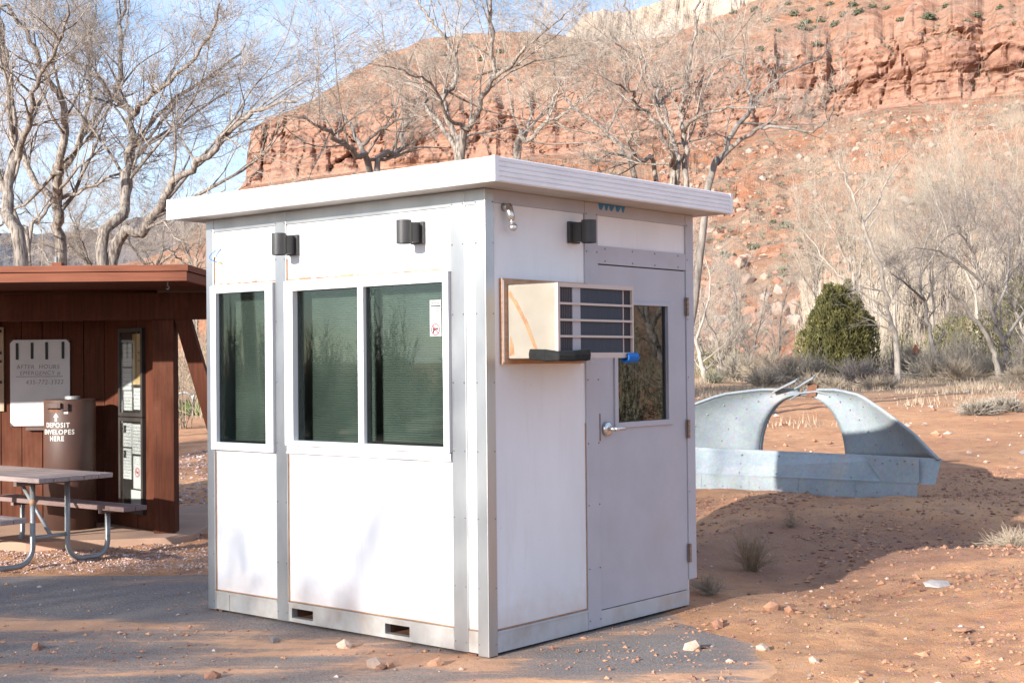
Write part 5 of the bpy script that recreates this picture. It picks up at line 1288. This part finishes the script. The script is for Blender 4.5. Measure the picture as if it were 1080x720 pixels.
# far red picnic table, orange marker, hoops
p = gpt(828, 46); ft = empty('picnic_table', p + Vector((0,0,.1)), .3, 'far red-brown picnic table among the dry bushes', 'picnic table')
mb = MB(); mb.box(-.45,.45,-.3,.3,.70,.75); mb.build('tabletop', M['redpaint'], ft)
for s_ in (-1,1): mb = MB(); mb.box(-.45,.45,s_*.52,s_*.72,.40,.45); mb.build('bench_seat', M['redpaint'], ft)
for s_ in (-1,1):
    mb = MB(); mb.prism([(s_*.32,-.68,.0),(s_*.32,-.60,0),(s_*.32,-.15,.70),(s_*.32,-.24,.70)], (.05,0,0)); mb.build('leg', M['redpaint'], ft)
    mb = MB(); mb.prism([(s_*.32,.60,.0),(s_*.32,.68,0),(s_*.32,.24,.70),(s_*.32,.15,.70)], (.05,0,0)); mb.build('leg', M['redpaint'], ft)
    mb = MB(); mb.box(s_*.32+.051,s_*.32+.08,-.7,.7,.35,.398); mb.build('cross_cleat', M['redpaint'], ft)
p = gpt(965, 52); mk = empty('trail_marker', p, 0, 'small orange marker on a post among the far bushes', 'marker')
mb = MB(); mb.box(-.03,.03,-.03,.03,0,.75); mb.build('stake', M['brown'], mk)
mb = MB(); mb.prism([(-.15,-.035,.72),(.14,-.035,.72),(.17,-.035,.9),(.02,-.035,1.16),(-.13,-.035,.95)], (0,.004,0)); mb.build('marker_plate', M['orange'], mk)
for i, (px, lab) in enumerate(((194, 'pale metal hoop rail beside the green grass, near the brown strut'), (212, 'pale metal hoop rail by the booth edge'))):
    p = gpt(px, 33) + Vector((0,0,.1)); mb = MB(); Pn = [(-.2,0,0),(-.2,0,.42)] + [(-.2+.2*(1-math.cos(R(k*30))),0,.42+.14*math.sin(R(k*30))) for k in range(1,6)] + [(.2,0,.42),(.2,0,0)]
    mb.tube(Pn, .03, 8); o = mb.build('hoop_rail', M['pipe'], None, smooth=True); o.location = p; tag(o, lab, 'rail', 'hoop rails beyond the drive')

# hillside junipers and boulders
q = random.Random(91); protos = []
for k in range(3):
    mb = MB(); V, Fc = [], []
    for i in range(230):
        d = Vector((q.gauss(0,1), q.gauss(0,1), abs(q.gauss(0,1)) + .1)).normalized(); c = Vector((d.x, d.y, d.z * .95)) * (q.uniform(.3, 1) ** .6) * (1 + .7 * noise.noise(d * 2.1 + Vector((k*9,0,0)))) ; n_ = (d + Vector((q.gauss(0,.5), q.gauss(0,.5), q.gauss(0,.5)))).normalized(); s_ = n_.orthogonal().normalized(); b_ = n_.cross(s_); r_ = q.uniform(.10,.2); o0 = len(V)
        V += [c + s_*r_, c + b_*r_*.8, c - s_*r_, c - b_*r_]; Fc.append((o0,o0+1,o0+2,o0+3))
    me = bpy.data.meshes.new('hillside_shrub'); me.from_pydata(V, [], Fc); me.materials.append(M['farshrub']); protos.append(me)
spots = [(500,46,1),(512,60,1.3),(530,52,1.2),(548,66,1),(470,56,1),(455,70,1.1),(580,58,1.3),(600,52,1.1),(560,44,.9),(505,80,.8),(540,84,.8),
         (660,62,1.2),(700,46,1.1),(742,33,1.3),(760,22,1.1),(778,12,1),(842,14,1.1),(860,8,.9),(870,19,1),(885,25,1.1),(895,13,1),(905,4,1.1),(910,11,1.2),(880,3,1),(855,22,1.2),(850,28,1.2),(862,28,1),(835,3,.8),(925,5,.9),(984,20,1.3),(1035,14,.9),(1003,5,.8),(806,50,1),(866,48,1),(1060,5,.8),(955,18,.8),(940,8,.8),(815,20,1.1),(800,8,1.2),(825,30,.8)]
def at_hill(px, py):
    best = None
    for r in np.arange(4, HV.shape[1] - 6, .5):
        p = hill_pt(px, r); yy = hz(px) - (p.z - H) / p.y * F
        if yy <= py: return p
    return None
for i, (px, py, s_) in enumerate(spots):
    p = at_hill(px, py + 3)
    if p is None: continue
    o = bpy.data.objects.new('hillside_shrub', protos[i % 3]); COL.objects.link(o); o.location = p - Vector((0,0,.2)); o.scale = (s_*1.15,) * 3; o.rotation_euler = (0,0,q.uniform(0,6.28))
    tag(o, 'dark green shrub dotted on the red ridge above the cliff band', 'shrub', 'shrubs on the ridge')
for i, (px, py, s_, lab) in enumerate(((831,240,.85,'dark green shrub on the rubble slope up left of the juniper'),(817,234,.5,'small green shrub beside the one on the rubble slope'),(772,277,.75,'dark olive shrub low on the rubble slope near the roof end'),(796,262,.7,'olive shrub on the rubble slope between two dark ones'),(765,268,.6,'grey-green shrub just left of the olive slope shrub'),(843,255,.6,'tan-green shrub above the juniper crown'))):
    p = at_hill(px, py + 3); o = bpy.data.objects.new('slope_shrub', protos[i % 3]); COL.objects.link(o); o.location = p; o.scale = (s_,) * 3; tag(o, lab, 'shrub', 'shrubs on the rubble slope')
RB = [stone_mat('red_boulder', (.30,.155,.10), (.24,.115,.075)), stone_mat('tan_boulder', (.33,.235,.18), (.27,.18,.135)), stone_mat('pale_boulder', (.33,.27,.235), (.27,.21,.175))]
for i, (px, py, r, mi, lab) in enumerate(((838,342,.9,2,'pale squarish boulder at the slope foot left of the juniper'),(824,331,1.1,1,'tan rounded boulder above the pale squarish one'),(782,287,1.1,1,'upright tan boulder high on the slope'),(808,315,.8,2,'whitish boulder mid slope'),(800,345,.8,0,'red boulder in the scree left of the pale ones'),(845,320,.7,0,'red boulder beside the juniper edge'),(790,330,.7,0,'broken red boulder low in the scree'),(815,352,.8,0,'red boulder lowest in the scree'))):
    p = at_hill(px, py); mb = MB(); stone_geo(mb, (0,0,0), r, i + 40, 0, .95); o = mb.build('boulder', RB[mi], None, .06); o.location = p + Vector((0,0,r*.15)); tag(o, lab, 'boulder', 'boulders on the slope')
mb = MB(); q = random.Random(17); V, Fc = [], []
for i in range(2600):
    px = (700 + 390 * q.random() ** 1.7) if q.random() < .8 else q.uniform(150, 700); r = 6 + 58 * q.random() ** .9; p = hill_pt(px, r); s_ = .18 + .75 * q.random() ** 3
    stone_geo(mb, p + Vector((0,0,s_*.1)), s_, i, q.choices((0,1,2), (6,3,.5))[0], .8)
tag(mb.build('rubble', RB), 'rubble strewn over the slope', None, None, 'stuff')
V, Fc = [], []
for i in range(1500):
    px = q.uniform(690, 1100) if q.random() < .7 else q.uniform(140, 700); r = 3 + 100 * q.random(); 
    if 64 < r < 110 and px < 300: continue
    if 66 <= r < 110: r = 110 + q.random() * 40
    p = hill_pt(px, r); bush_geo(V, Fc, q, p, q.uniform(.35,.8), q.uniform(.35,.75), 9, .045)
me = bpy.data.meshes.new('hillside_brush'); me.from_pydata(V, [], Fc); me.materials.append(M['sage']); o = bpy.data.objects.new('hillside_brush', me); COL.objects.link(o); tag(o, 'grey dry scrub dotted over the slopes', None, None, 'stuff')
